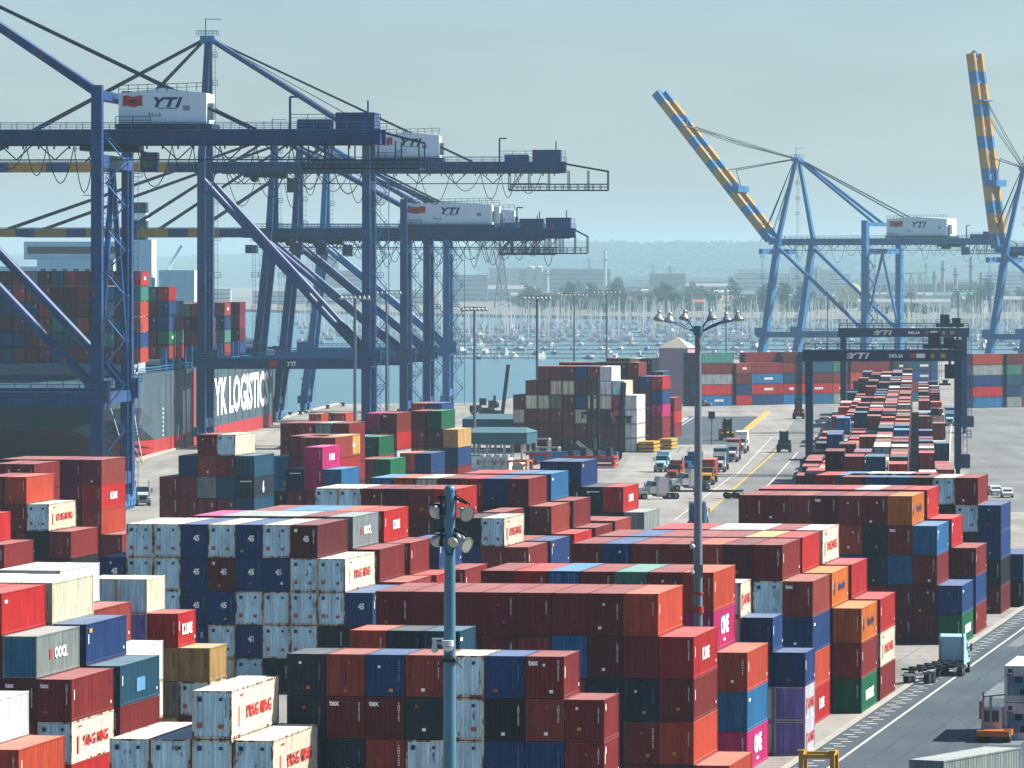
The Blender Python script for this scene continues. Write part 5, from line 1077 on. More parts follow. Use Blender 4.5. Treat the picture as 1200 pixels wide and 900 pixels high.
# trucks on the middle yard, all heading towards the camera
gq = 'trucks in the middle of the yard'
def face(px, py, lab, c, **k): return tractor(lab, tuple(G(px, py)), k.pop('rz', R(180) - RA), c, group=gq, **k)
face(777, 553, 'pale blue truck beside the white one, facing the camera at the end of the asphalt', 'truck_blue', rz=R(168))
face(792, 564, 'truck with a red nose and white cab among the parked tractors', 'truck_red', rz=R(165))
face(769, 585, 'white long nosed truck pulling an empty chassis to the right', 'truck_white', rz=R(108), chassis=-R(8))
face(829, 568, 'yellow truck hauling an orange red container towards the camera', 'truck_yellow', sleeper=False, chassis=0.0, load='O', lcol='orange red container riding behind the yellow truck')
face(843, 553, 'white truck queued just behind the yellow one', 'truck_white', chassis=0.0, load='T', lcol='petrol blue container riding on the second truck of the queue')
face(858, 541, 'white truck hauling a maroon box, third in the queue', 'truck_white', chassis=0.0, load='r', lcol='maroon container riding on the third truck of the queue')
face(868, 531, 'white box truck at the far end of the queue', 'truck_white', chassis=0.0, load='W', lcol='white container riding on the last truck of the queue')
face(812, 553, 'dark truck half hidden by the mast and the queue', 'truck_navy', rz=R(150)); face(806, 575, 'empty white tractor beside the mast', 'truck_white', rz=R(112))
tractor('blue tractor parked right of the tall mast, above the low roofs', tuple(G(818, 618)), -R(8), 'truck_navy', True, group=gq)
tractor('light blue truck driving up the lane beside the gantry leg', tuple(G(1113, 499)), R(180) - RA, 'truck_blue', True, chassis=0.0, load='b', lcol='navy container riding up the lane beside the gantry', group=gq)
tractor('yard tractor with white cab beneath the nearest quay crane', tuple(G(167, 592)), R(185), 'truck_white', False, group=gq)
for i, (px, py, lab, c, rz, pk) in enumerate([(966, 496, 'silver car on the far road left of the long block', 'truck_white', R(60), False), (1105 + 45, 579, 'white car nearer the stacks, left of the pair on the right apron', 'truck_white', R(190), False), (1166, 580, 'white car with dark windows, right one of the pair on the apron', 'truck_white', R(185), False),
        (815, 474, 'pale pickup parked before the back wall, left one', 'truck_white', R(80), True), (824, 476, 'silver pickup parked before the back wall, middle one', 'steel', R(70), True), (836, 472, 'white pickup parked before the back wall, right one', 'truck_white', R(95), True), (1180, 583, 'white van at the right end of the apron', 'truck_white', R(180), False)]):
    car(lab, tuple(G(px, py)), rz, c, pick=pk)
handler('dark forklift handler driving alone on the road left of the gantry', tuple(G(919, 530)), -RA + R(180), 'dark_steel', 4.5, spread=False)
handler('red and white handler carrying its mast low on the far road', tuple(G(936, 491)), R(180) - RA, 'red_paint', 5.5, spread=False)
handler('tall black empty handler in front of the central block, left of the pair', tuple(G(693, 540)), -R(20), 'dark_steel', 16.5, -.05)
handler('tall black empty handler in front of the central block, right of the pair', tuple(G(711, 541)), -R(70), 'dark_steel', 15.5, .06)
handler('black reach handler with slanting arms near the water edge', tuple(G(577, 489)), -R(75), 'dark_steel', 13.5, .12, spread=False)
handler('low black handler parked beside the slanting one near the water', tuple(G(566, 486)), -R(95), 'dark_steel', 5, .1)
handler('yellow handler parked between the queue and the asphalt', tuple(G(851, 516)), R(185), 'yellow_paint', 5, .0, spread=False)
handler('black handler with blue fork in front of the quayside blue box', tuple(G(283, 604)), -R(80), 'dark_steel', 9.0, .08, spread=False)
# the orange yard tractor behind the pale reefers at the right edge
T = thing('yard_tractor', 'orange and white yard tractor half hidden by the pale reefer boxes', 'truck', tuple(G(1168, 868)), -R(12))
MB().box(-1.3, -2.4, .5, 1.3, 2.4, .95).build('frame', M['orange_paint'], T); b = MB(); b.box(-1.2, -.2, .95, .4, 1.5, 2.6); cb = b.build('cab', M['truck_white'], T)
b = MB(); b.box(-1.22, .1, 1.6, -1.205, 1.2, 2.4); b.box(-1.0, -.23, 1.5, .2, -.205, 2.4); b.build('window', M['glass'], cb)
b = MB(); b.tube((-1.0, -.5, .95), (-1.0, -.5, 3.9), .1, 8); b.tube((-.4, -.5, .95), (-.4, -.5, 3.6), .12, 8); b.bar((-1.0, -.5, 3.5), (.8, -.5, 3.7), .12); b.build('exhaust', M['steel'], T)
MB().box(-1.55, 1.2, 1.6, -1.2, 1.6, 3.0).build('mirror', M['orange_paint'], T); wheels(T, [(-1.05, 1.5), (1.05, 1.5), (-1.05, -1.6), (1.05, -1.6)], .52, .5)
# yellow frame low at the bottom edge
T = thing('lifting_frame', 'yellow steel frame standing by the kerb at the bottom edge', 'frame', tuple(G(957, 912)), -TH)
b = MB()
for x in (-1.15, 1.15):
    for y in (0, 2.6): b.bar((x, y, 0), (x, y, 1.9), .32)
    b.bar((x, -.2, 1.75), (x, 2.8, 1.75), .26)
b.bar((-1.1, 0, 1.6), (1.1, 0, 1.6), .3); b.bar((-1.1, 2.6, 1.6), (1.1, 2.6, 1.6), .3); b.build('frame', M['yellow_paint'], T)
b = MB()
for x in (-1.15, 1.15): b.box(x - .25, -.25, 1.9, x + .25, .3, 2.05)
b.build('corner_plate', M['yellow_paint'], T)

# ------------------------------------------------------------------ sheds and clutter behind the middle rows
def canopy(name, label, px0, px1, py, D, dep, h, rise):
    x0, x1 = gx(px0, D), gx(px1, D); T = thing(name, label, 'canopy', ((x0 + x1) / 2, D, 0), -TH, 'teal roofed canopies'); w_ = (x1 - x0) / 2
    b = MB(); b.prism([(-w_, h), (w_, h), (w_, h + rise), (-w_, h + rise)], 'y', 0, dep); b.build('fascia', M['roof_teal_edge'], T)
    b = MB(); b.add([(-w_ - .2, -.2, h + rise), (w_ + .2, -.2, h + rise), (w_ - 1.4, dep * .6, h + rise + .9), (-w_ + 1.4, dep * .6, h + rise + .9), (w_ + .2, dep + .2, h + rise), (-w_ - .2, dep + .2, h + rise)], [(0, 1, 2, 3), (3, 2, 4, 5), (1, 4, 2), (0, 3, 5), (0, 5, 4, 1)]); b.build('roof', M['roof_teal'], T)
    for i in range(4):
        for y in (1.2, dep - 1.2): x = -w_ + 1.2 + i * (2 * w_ - 2.4) / 3; MB().box(x - .2, y - .2, 0, x + .2, y + .2, h).build('column', M['truck_white'], T)
canopy('canopy', 'long teal roofed canopy left of the central block, rear one', 541, 630, 502, 1215, 16, 4.4, 2.0)
canopy('canopy', 'teal roofed canopy in front of the longer one', 541, 618, 528, 1120, 12, 4.0, 2.2)
def simple(name, label, cat, loc, rz, parts, group=None):
    T = thing(name, label, cat, loc, rz, group)
    for nm, mt, fn in parts: b = MB(); fn(b); b.build(nm, M[mt], T)
    return T
simple('site_office', 'low white cabin with many pipes between canopy and stacks', 'cabin', along(560, 1085), -TH, [('wall', 'house_white', lambda b: b.box(-6, 0, 0, 6, 4, 2.8)), ('roof', 'roof_teal', lambda b: b.box(-6.3, -.3, 2.8, 6.3, 4.3, 3.0)), ('window', 'glass', lambda b: [b.box(-5 + i * 2.4, -.04, 1.1, -3.6 + i * 2.4, -.005, 2.1) for i in range(5)])])
simple('tank_rack', 'white tanks in a rack right of the low cabin', 'tank rack', along(578, 1075), -TH, [('tank', 'truck_white', lambda b: [b.tube((-2 + i * 1.5, 0, .4), (-2 + i * 1.5, 0, 3.4), .6, 12) for i in range(4)]), ('rack', 'steel', lambda b: [b.bar((-3, y, z), (3.4, y, z), .15) for y in (-.8, .8) for z in (.3, 2, 3.6)])])
def cage(b, w_, d_, h_, t_=.22):
    for x in (-w_, w_):
        for y in (0, d_): b.bar((x, y, 0), (x, y, h_), t_)
        for z in (t_, h_): b.bar((x, 0, z), (x, d_, z), t_)
    for z in (t_, h_):
        for y in (0, d_): b.bar((-w_, y, z), (w_, y, z), t_)
simple('tank_container', 'orange frame holding a round tank, left of the red frame', 'tank container', along(606, 1060), -TH, [('frame', 'orange_paint', lambda b: cage(b, 1.7, 6, 2.6, .3)), ('tank', 'concrete_pale', lambda b: b.tube((0, .5, 1.35), (0, 5.6, 1.35), 1.1, 14))])
simple('spreader_stand', 'red steel frame standing above the navy roofs', 'frame', along(631, 1080), -TH, [('frame', 'red_paint', lambda b: (cage(b, 1.5, 2, 3.2, .35), b.bar((-2.4, 0, 3.3), (2.4, 0, 3.3), .4), b.bar((-1.5, 0, 1.5), (1.5, 0, 1.7), .3)))])
simple('barrier_wall', 'long pale blue girder lying in front of the central block', 'girder', along(672, 1118), -TH, [('beam', 'crane_pale', lambda b: b.box(-8.5, 0, .8, 8.5, 1.6, 2.6)), ('support', 'dark_steel', lambda b: [b.box(x, .2, 0, x + .6, 1.4, .8) for x in (-8, -3, 3, 7.4)])])
simple('ramp_arm', 'white boom arm tilted down beside the black handlers', 'arm', along(693, 1112), 0, [('arm', 'truck_white', lambda b: b.bar((-2.8, 0, 4.7), (.6, 0, 1.9), .7)), ('foot', 'steel', lambda b: b.box(-.2, -.4, 0, 1.2, .8, 1.8))])
for k, (px, D, lab) in enumerate(((738, 1200, 'left stack of flat yellow chassis in front of the central block'), (757, 1196, 'right stack of flat yellow chassis in front of the central block'), (778, 1215, 'small pile of yellow counterweights behind the yellow chassis'))):
    simple('chassis_stack', lab, 'chassis', along(px, D), -TH, [('bed', 'yellow_paint', lambda b, k=k: [b.box(-1.6 + (k == 2) * .5, 0, .25 + i * .75, 1.6, 9, .75 + i * .75) for i in range(3)]), ('axle', 'tyre', lambda b: [b.tube((-1.3, y, .35), (1.3, y, .35), .35, 10) for y in (.8, 2.2)])], 'stacks of yellow chassis')
simple('flatbed_rack', 'pile of red and dark flat racks behind the navy roof', 'flat rack', along(689, 1100), -TH, [('bed', 'red_paint', lambda b: [b.box(-5, 0, .3 + i * .8, 5, 6, .7 + i * .8) for i in range(3)]), ('load', 'dark_steel', lambda b: [b.box(-4 + i * 2.4, 1, 2.3, -3 + i * 2.4, 4, 3.3 + (i % 2) * .6) for i in range(4)])])
for px, D, w_, lab in ((641, 1130, 2.2, 'small white frames standing by the pole at the central block'), (628, 1190, 2.6, 'pale yellow frames left of the pale blue girder')):
    simple('lifting_frame', lab, 'frame', along(px, D), -TH, [('frame', 'cream_wall', lambda b, w_=w_: (cage(b, w_, 2.2, 3.0, .3), b.bar((0, 0, 0), (0, 0, 3), .3)))])
simple('storage_building', 'pink walled tower building with pale hipped roof left of the back wall', 'building', along(789, 1640), -R(20), [('wall', 'pink_wall', lambda b: b.box(-4.3, 0, 0, 4.3, 8, 15.8)), ('roof', 'cream_wall', lambda b: b.add([(-4.6, -.3, 15.8), (4.6, -.3, 15.8), (4.6, 8.3, 15.8), (-4.6, 8.3, 15.8), (0, 4, 19)], [(0, 1, 4), (1, 2, 4), (2, 3, 4), (3, 0, 4), (0, 3, 2, 1)]))])
simple('guard_hut', 'small white gabled hut at the foot of the back wall', 'hut', along(803, 1640), 0, [('wall', 'truck_white', lambda b: b.box(-1.5, 0, 0, 1.5, 3, 2.4)), ('roof', 'grey_wall', lambda b: b.prism([(-1.8, 2.4), (1.8, 2.4), (0, 3.8)], 'y', -.3, 3.3))])
simple('road_barrier', 'white and orange barrier before the back wall', 'barrier', along(873, 1640), 0, [('beam', 'cream_wall', lambda b: b.box(-9, 0, .4, 9, .5, 1.3)), ('post', 'orange_paint', lambda b: [b.box(x, -.2, 0, x + .6, .7, 2.2) for x in (-9, 8.4)])])
for px, py, lab in ((742, 528, 'first'), (890, 520, 'second'), (1013, 484, 'third')): pass
for k, (px, D) in enumerate([(168, 1245), (196, 1270), (332, 1480), (352, 1515), (384, 1580), (402, 1610), (340, 1500)]):
    simple('quay_bollard', ['bollard at the near bend of the quay', 'bollard below the red hull stripe', 'bollard under the crane marked 3', 'bollard left of the crane marked 2', 'bollard right of the crane marked 2', 'last bollard before the channel', 'bollard between the cranes marked 3 and 2'][k], 'bollard', along(px, D), 0, [('post', 'dark_steel', lambda b: (b.tube((0, 0, 0), (0, 0, .8), .4, 10), b.tube((0, 0, .7), (0, 0, 1.1), .55, 10))), ('base', 'mark_yellow', lambda b: b.box(-.8, -.8, 0, .8, .8, .15))], 'quay bollards')
# ------------------------------------------------------------------ the marina across the channel
rb = random.Random(77)
def sail_boat(L_, blue, mh, label):
    T = thing('sail_boat', label, 'sailing boat', (0, 0, 0), 0, 'moored boats of the marina'); w_ = L_ * .15
    b = MB(); rings = [(-.5, .75, .0), (-.25, .98, 0), (.1, 1, 0), (.32, .7, .1), (.5, .04, .35)]; v = []
    for y, k, up in rings: v += [(-w_ * k, y * L_, 1.2 + up), (-w_ * k * .6, y * L_, -.1), (w_ * k * .6, y * L_, -.1), (w_ * k, y * L_, 1.2 + up)]
    f = []
    for i in range(4):
        for j in range(3): f.append((i * 4 + j, i * 4 + j + 1, i * 4 + j + 5, i * 4 + j + 4))
        f.append((i * 4 + 3, i * 4, i * 4 + 4, i * 4 + 7))
    f.append((0, 1, 2, 3)); b.add(v, f); b.build('hull', M['boat_blue'] if blue else M['boat_white'], T)
    b = MB(); b.prism([(-L_ * .22, 1.2), (L_ * .2, 1.2), (L_ * .08, 1.9), (-L_ * .2, 2.0)], 'x', -w_ * .55, w_ * .55); b.build('cabin', M['boat_white'], T)
    b = MB(); b.tube((0, L_ * .1, 1.2), (0, L_ * .1, mh), .16, 5, .11); b.bar((-1.1, L_ * .1, mh * .62), (1.1, L_ * .1, mh * .62), .12); b.build('mast', M['mast_metal'], T)
    b = MB(); b.tube((0, L_ * .08, 2.7), (0, -L_ * .32, 2.8), .28, 6); b.build('boom', M['boat_blue'] if rb.random() < .6 else M['boat_white'], T)
    b = MB(); b.path([(0, L_ * .48, 1.5), (0, L_ * .1, mh - .3), (0, -L_ * .49, 1.3)], .035, 3); b.build('rigging', M['steel'], T)
    return T
def motor_boat(L_, label):
    T = thing('motor_boat', label, 'motor boat', (0, 0, 0), 0, 'moored boats of the marina'); w_ = L_ * .17
    b = MB(); v = []
    for y, k, up in [(-.5, .9, 0), (0, 1, .1), (.3, .8, .3), (.5, .04, .7)]: v += [(-w_ * k, y * L_, 1.4 + up), (-w_ * k * .7, y * L_, -.1), (w_ * k * .7, y * L_, -.1), (w_ * k, y * L_, 1.4 + up)]
    f = []
    for i in range(3):
        for j in range(3): f.append((i * 4 + j, i * 4 + j + 1, i * 4 + j + 5, i * 4 + j + 4))
        f.append((i * 4 + 3, i * 4, i * 4 + 4, i * 4 + 7))
    f.append((0, 1, 2, 3)); b.add(v, f); b.build('hull', M['boat_white'], T)
    b = MB(); b.prism([(-L_ * .35, 1.3), (L_ * .22, 1.5), (L_ * .08, 2.7), (-L_ * .3, 2.8)], 'x', -w_ * .75, w_ * .75); b.prism([(-L_ * .2, 2.75), (L_ * .03, 2.7), (-.1, 3.6), (-L_ * .18, 3.6)], 'x', -w_ * .5, w_ * .5); cb = b.build('cabin', M['boat_white'], T)
    b = MB(); b.box(-w_ * .78, -L_ * .25, 1.9, w_ * .78, L_ * .02, 2.35); b.build('window', M['glass'], cb)
    return T
BL = {}
kinds = [sail_boat(11, False, 15, 'white sailing boat with bare mast moored in the marina'), sail_boat(9, True, 12.5, 'blue hulled sailing boat with bare mast moored in the marina'), sail_boat(14, False, 19.5, 'large white yacht with tall bare mast in the marina'), motor_boat(12, 'white motor boat with flybridge moored in the marina'), motor_boat(8.5, 'small white motor boat moored in the marina')]
def copy_light(src, loc, rz):
    c = src.copy(); col.objects.link(c); c.location = loc; c.rotation_euler = (0, 0, rz)
    for k in kidmap[src.name]:
        d = k.copy(); col.objects.link(d); d.parent = c
        for g in kidmap.get(k.name, []): e = g.copy(); col.objects.link(e); e.parent = d
    return c
kidmap = {}
for o in col.objects:
    if o.parent: kidmap.setdefault(o.parent.name, []).append(o)
piers = [2720, 2860, 3020, 3200, 3400, 3620, 3880, 4150]
nb = 0; used = set()
for pi_, D in enumerate(piers):
    x = gx(505, D) if D < 3000 else gx(500, D); xe = gx(rb.choice([1195, 1210]), D); step = 10.5 + pi_ * 1.4
    if D < 3000: xe = gx(1000, D)
    while x < xe:
        x += step * rb.uniform(.75, 1.3)
        px = 600 + F * x / D
        if 655 < px < 690 and D < 2900: continue
        i = rb.choices(range(5), [5, 3, 3, 2, 2])[0]; s_ = kinds[i]; loc = (x, D + rb.choice([-7, 7]) + rb.uniform(-1, 1), -3.2); rz = rb.choice([0, math.pi]) + rb.uniform(-.08, .08) + R(rb.choice([0, 20, -15]))
        if i not in used: s_.location = loc; s_.rotation_euler = (0, 0, rz); used.add(i)
        else: copy_light(s_, loc, rz)
        nb += 1
    pr = MB(); pr.box(gx(500, D), D - .9, -3, xe, D + .9, -2.5)
    for i in range(int((xe - gx(500, D)) / 16)): pr.tube((gx(500, D) + i * 16, D - 1.1, -3.2), (gx(500, D) + i * 16, D - 1.1, -.6), .25, 6)
    o = pr.build('pier', M['concrete_pale']); tag(o, ['nearest', 'second', 'third', 'fourth', 'fifth', 'sixth', 'seventh', 'farthest'][pi_] + ' floating pier of the marina counted from the yard', 'pier', 'floating piers of the marina')
print('boats', nb)
# the remaining forest of masts farther out reads as one mass
ms = MB(); rm = random.Random(8)
for k in range(900):
    D = rm.uniform(3300, 5000); px = rm.uniform(345, 1200); x = gx(px, D)
    if abs(px - 540) < 195 and D > 4700: continue
    h_ = rm.uniform(9, 19); ms.tube((x, D, -2.4), (x, D, h_), .17 * D / 3000, 4, .12 * D / 3000)
    L_ = rm.uniform(7, 13); ms.cur = 0; ms.prism([(x - 1.6, -3.2), (x + 1.6, -3.2), (x + 1.9, -1.7), (x - 1.9, -1.7)], 'y', D - L_ / 2, D + L_ / 2); ms.box(x - 1.2, D - L_ * .2, -1.7, x + 1.2, D + L_ * .2, -.6)
tag(ms.build('far_boats', M['boat_white']), 'distant crowd of boats and masts filling the far basins', 'boats', kind='stuff')

# ------------------------------------------------------------------ trees
def leaf_clump(seed, rx, rz_, n, size):
    r_ = random.Random(seed); b = MB(); lobes = [(r_.uniform(-.55, .55) * rx, r_.uniform(-.55, .55) * rx, r_.uniform(-.35, .5) * rz_, r_.uniform(.35, .6)) for _ in range(7)]
    for i in range(n):
        lx, ly, lz, lr = r_.choice(lobes); d = Vector((r_.gauss(0, 1), r_.gauss(0, 1), r_.gauss(0, 1))).normalized() * r_.uniform(.55, 1.0) ** .5
        c = Vector((lx + d.x * lr * rx, ly + d.y * lr * rx, lz + d.z * lr * rz_)); a = Vector((r_.gauss(0, 1), r_.gauss(0, 1), r_.gauss(0, 1))).normalized(); t_ = a.cross(d).normalized() if a.cross(d).length > .01 else Vector((1, 0, 0)); s_ = size * r_.uniform(.6, 1.4)
        b.cur = i % 2; b.add([c - a * s_, c + t_ * s_ * .6, c + a * s_, c - t_ * s_ * .6], [(0, 1, 2, 3)])
    return b
def tree(label, seed, rx, rz_, th_):
    T = thing('tree', label, 'tree', (0, 0, 0), 0, 'trees along the far shore')
    b = MB(); b.tube((0, 0, 0), (0, 0, th_ * .6), .5, 7, .3)
    for k in range(4): a = k * 1.6; b.tube((0, 0, th_ * .5), (math.cos(a) * rx * .5, math.sin(a) * rx * .5, th_ * .95), .22, 5, .08)
    b.build('trunk', M['trunk'], T); cr = leaf_clump(seed, rx, rz_, 420, rx * .14).build('crown', [M['leaf_dark'], M['leaf_mid']], T); cr.location = (0, 0, th_); return T
tk = [tree('round dark tree on the far shore', 1, 6, 5, 8), tree('wide low tree on the far shore', 2, 9, 4.2, 6), tree('tall bushy tree on the far shore', 3, 5.5, 8, 10)]
def palm():
    T = thing('palm_tree', 'tall palm tree with a bushy crown rising above the marina masts', 'palm', (0, 0, 0), 0, 'palms above the marina')
    b = MB(); b.path([(0, 0, 0), (.3, 0, 6), (.1, 0, 12), (.4, 0, 18)], .38, 6); b.build('trunk', M['trunk'], T)
    b = MB(); r_ = random.Random(6)
    for i in range(26):
        a = i * 2.4; e = r_.uniform(-.5, 1.1); pts = [Vector((.4, 0, 18))]
        for s_ in range(1, 5): pts.append(pts[0] + Vector((math.cos(a) * s_ * 1.1, math.sin(a) * s_ * 1.1, e * s_ * .9 - .22 * s_ * s_)))
        for p, q in zip(pts[:-1], pts[1:]):
            sd_ = Vector((-math.sin(a), math.cos(a), 0)) * .55; b.cur = i % 2; b.add([p - sd_, p + sd_, q + sd_ * .8 - Vector((0, 0, .2)), q - sd_ * .8 - Vector((0, 0, .2))], [(0, 1, 2, 3)])
    b.build('crown', [M['leaf_dark'], M['leaf_mid']], T); return T
pk = palm()
kidmap = {}
for o in col.objects:
    if o.parent: kidmap.setdefault(o.parent.name, []).append(o)
rt = random.Random(31); first = set()
def plant(src, loc, sc_=1.0):
    if src.name not in first: first.add(src.name); o = src; o.location = loc
    else: o = copy_light(src, loc, 0)
    o.rotation_euler = (0, 0, rt.uniform(0, 6)); o.scale = (sc_, sc_, sc_ * rt.uniform(.85, 1.2)); return o
def shore_y(x):
    for (a, b_), (c, d) in zip(shore[:9], shore[1:10]):
        if a <= x <= c: return b_ + (d - b_) * (x - a) / (c - a)
    return 5000
for k in range(150):
    px = rt.choice([rt.uniform(610, 900), rt.uniform(690, 1200), rt.uniform(600, 780)]); D = rt.uniform(4300, 6800); x = gx(px, D)
    if D < shore_y(x) + 25: D = shore_y(x) + rt.uniform(25, 600); x = gx(px, D)
    plant(rt.choice(tk), (x, D, -.5), rt.uniform(.8, 1.7))
for px in (781, 786, 790, 794, 797, 668, 672, 612, 1068): D = rt.uniform(4650, 5200); x = gx(px, D); D = max(D, shore_y(x) + 20); plant(pk, (gx(px, D), D, -.5), rt.uniform(1.0, 1.5))
# a dark belt of woodland below and on the ridge, too far to count
wb = MB(); rw = random.Random(12)
for k in range(9000):
    q = rw.random()
    if q < .45: px = rw.uniform(620, 1230); D = rw.uniform(9000, 15400); z = rw.uniform(-2, 7) + (D - 9000) * .003; s_ = rw.uniform(3, 7) * D / 10000
    else: px = rw.uniform(560, 1230); D = rw.uniform(15500, 19500); z = min(122, (D - 15200) * .042) + rw.uniform(-7, 12); s_ = rw.uniform(5, 11)
    x = gx(px, D); wb.cur = 0 if rw.random() < .7 else 1; w1 = s_ * rw.uniform(.8, 1.6); h1 = s_ * rw.uniform(.7, 1.3)
    wb.add([(x - w1, D, z - h1), (x + w1, D, z - h1), (x + w1 * .7, D - w1 * .6, z + h1 * .35), (x - w1 * .7, D - w1 * .6, z + h1 * .35), (x + rw.uniform(-.3, .3) * w1, D, z + h1), (x, D + w1, z)], [(0, 1, 2, 3), (3, 2, 4), (0, 3, 4, 5), (1, 5, 4, 2)])
tag(wb.build('far_woods', [M['leaf_dark'], M['leaf_mid']]), 'hazy wooded belt along the foot of the hills', 'woods', kind='stuff')

# ------------------------------------------------------------------ far buildings and industry
def shed(name, label, px, D, w_, d_, h_, wall='cream_wall', roof='grey_wall', rz=0, win=True, gable=True, z=-.5, cat='building', group='buildings beyond the marina'):
    T = thing(name, label, cat, along(px, D, z), rz, group); b = MB(); b.box(-w_ / 2, 0, 0, w_ / 2, d_, h_); W_ = b.build('wall', M[wall], T)
    b = MB()
    if gable: b.prism([(-.6, h_ - .01), (d_ + .6, h_ - .01), (d_ / 2, h_ + d_ * .12)], 'x', -w_ / 2 - .6, w_ / 2 + .6)
    else: b.box(-w_ / 2 - .5, -.5, h_, w_ / 2 + .5, d_ + .5, h_ + 1)
    b.build('roof', M[roof], T)
    if win:
        for fl_ in range(max(1, min(6, int(h_ / 6)))):
            zz = 2 + fl_ * (h_ - 3) / max(1, min(6, int(h_ / 6))); MB().box(-w_ / 2 + 2, -.15, zz, w_ / 2 - 2, -.01, zz + 1.8).build('window_band', M['glass'], W_)
    return T
B_ = [('long white warehouse below the ridge, left of the slanting crane', 760, 8900, 190, 40, 11, 'truck_white', 'truck_white'), ('grey warehouse beside the long white one', 835, 8700, 120, 50, 16, 'crane_dark', 'grey_wall'),
      ('low cream shed left of the silos', 590, 7800, 90, 40, 16, 'cream_wall', 'grey_wall'), ('tall grey plant building right of the silos', 662, 8300, 130, 50, 42, 'grey_wall', 'grey_wall'), ('brown stepped hall beyond the marina', 700, 8000, 90, 40, 15, 'brown_wall', 'roof_teal'),
      ('pale terrace of offices above the masts', 640, 6600, 80, 30, 12, 'truck_white', 'grey_wall'), ('small red roofed club house at the basin', 720, 5900, 46, 20, 9, 'cream_wall', 'mark_orange'), ('white club house with long roof behind the palms', 742, 5600, 70, 22, 8, 'truck_white', 'grey_wall'),
      ('blue sided shed behind the dunes', 885, 7000, 70, 30, 12, 'truck_navy', 'roof_teal'), ('cream sheds under the bridge, left', 950, 6800, 90, 30, 10, 'cream_wall', 'grey_wall'), ('cream sheds under the bridge, right', 1040, 6900, 110, 30, 11, 'truck_white', 'grey_wall'),
      ('long low grey store right of the yellow heap', 1090, 7600, 150, 40, 22, 'crane_dark', 'grey_wall'), ('white tank farm office near the right edge', 1130, 6100, 60, 30, 14, 'truck_white', 'green_roof'), ('brown depot near the waterside at right', 1165, 5600, 60, 26, 12, 'brown_wall', 'grey_wall'),
      ('tan block left of the purple derrick', 545, 7600, 60, 40, 34, 'cream_wall', 'grey_wall'), ('hazy office block behind crane legs', 415, 8200, 60, 40, 40, 'grey_wall', 'grey_wall'), ('hazy tower block left of the crane legs', 385, 8600, 30, 30, 62, 'grey_wall', 'grey_wall'),
      ('white quay shed seen between crane legs', 450, 6900, 110, 30, 14, 'truck_white', 'roof_teal'), ('pale hall behind the ship bow', 350, 7000, 110, 30, 16, 'truck_white', 'grey_wall'), ('white storage hall left of the ship cranes', 215, 6800, 110, 30, 18, 'truck_white', 'grey_wall'),
      ('low green roofed store behind the masts', 905, 5600, 60, 24, 9, 'cream_wall', 'green_roof'), ('small brown house among the trees', 820, 5700, 34, 20, 9, 'brown_wall', 'mark_orange'), ('flat white depot right of the slanting crane', 1060, 5700, 90, 26, 9, 'truck_white', 'grey_wall')]
rI = random.Random(44); words_ = ['slab sided', 'stepped', 'long', 'squat', 'narrow', 'broad', 'windowless', 'low']; cw = [('cream_wall', 'cream'), ('grey_wall', 'grey'), ('truck_white', 'white'), ('brown_wall', 'brown')]
for k in range(40):
    px = 560 + k * 16.2 + rI.uniform(-5, 5); D = rI.uniform(8200, 11800); wm_, wn_ = cw[rI.randrange(4)]
    where = 'left of the silos' if px < 618 else 'between silos and viaduct' if px < 700 else 'above the palms' if px < 800 else 'left of the slanting crane' if px < 888 else 'between the legs of the slanting crane' if px < 1010 else 'under the cable loops' if px < 1100 else 'near the right edge'
    B_.append((f'{words_[k % 8]} {wn_} works hall, {ORD[k % 8]} along the skyline {where}', px, D, rI.uniform(30, 110), 30, rI.choice([9, 12, 16, 22, 30, 38]) * D / 9000, wm_, rI.choice(['grey_wall', 'truck_white', 'roof_teal'])))
for l_, px, D, w_, d_, h_, a, r_ in B_: shed('building', l_, px, D, w_, d_, h_, a, r_, gable=h_ < 17)
for px, l_ in ((622, 'left white silo of the pair above the marina'), (632, 'right white silo of the pair above the marina')):
    simple('silo', l_, 'silo', along(px, 7600, -.5), 0, [('tank', 'truck_white', lambda b: (b.tube((0, 0, 0), (0, 0, 45), 5, 18), b.dome((0, 0, 45), 5, sz=.4, lo=0))), ('ladder', 'grey_wall', lambda b: b.bar((3, -4.3, 0), (3, -4.3, 45), .5))], 'white silos')
def lattice(b, w0, w1, h_, n, t_=.6):
    for i in range(n):
        z0, z1 = h_ * i / n, h_ * (i + 1) / n; a0 = w0 + (w1 - w0) * i / n; a1 = w0 + (w1 - w0) * (i + 1) / n
        for sx, sy, tx, ty in ((-1, -1, 1, -1), (1, -1, 1, 1), (1, 1, -1, 1), (-1, 1, -1, -1)):
            b.bar((sx * a0, sy * a0, z0), (sx * a1, sy * a1, z1), t_); b.bar((sx * a0, sy * a0, z0), (tx * a1, ty * a1, z1), t_ * .6); b.bar((sx * a1, sy * a1, z1), (tx * a1, ty * a1, z1), t_ * .6)
simple('derrick', 'purple lattice derrick rising left of the silos', 'derrick', along(588, 6300, -.5), 0, [('tower', 'purple_lattice', lambda b: lattice(b, 8, 1.2, 58, 8, 1.4)), ('jib', 'purple_lattice', lambda b: (b.bar((0, 0, 20), (-9, 0, 62), 1.8), b.bar((-9, 0, 62), (0, 0, 50), .7)))])
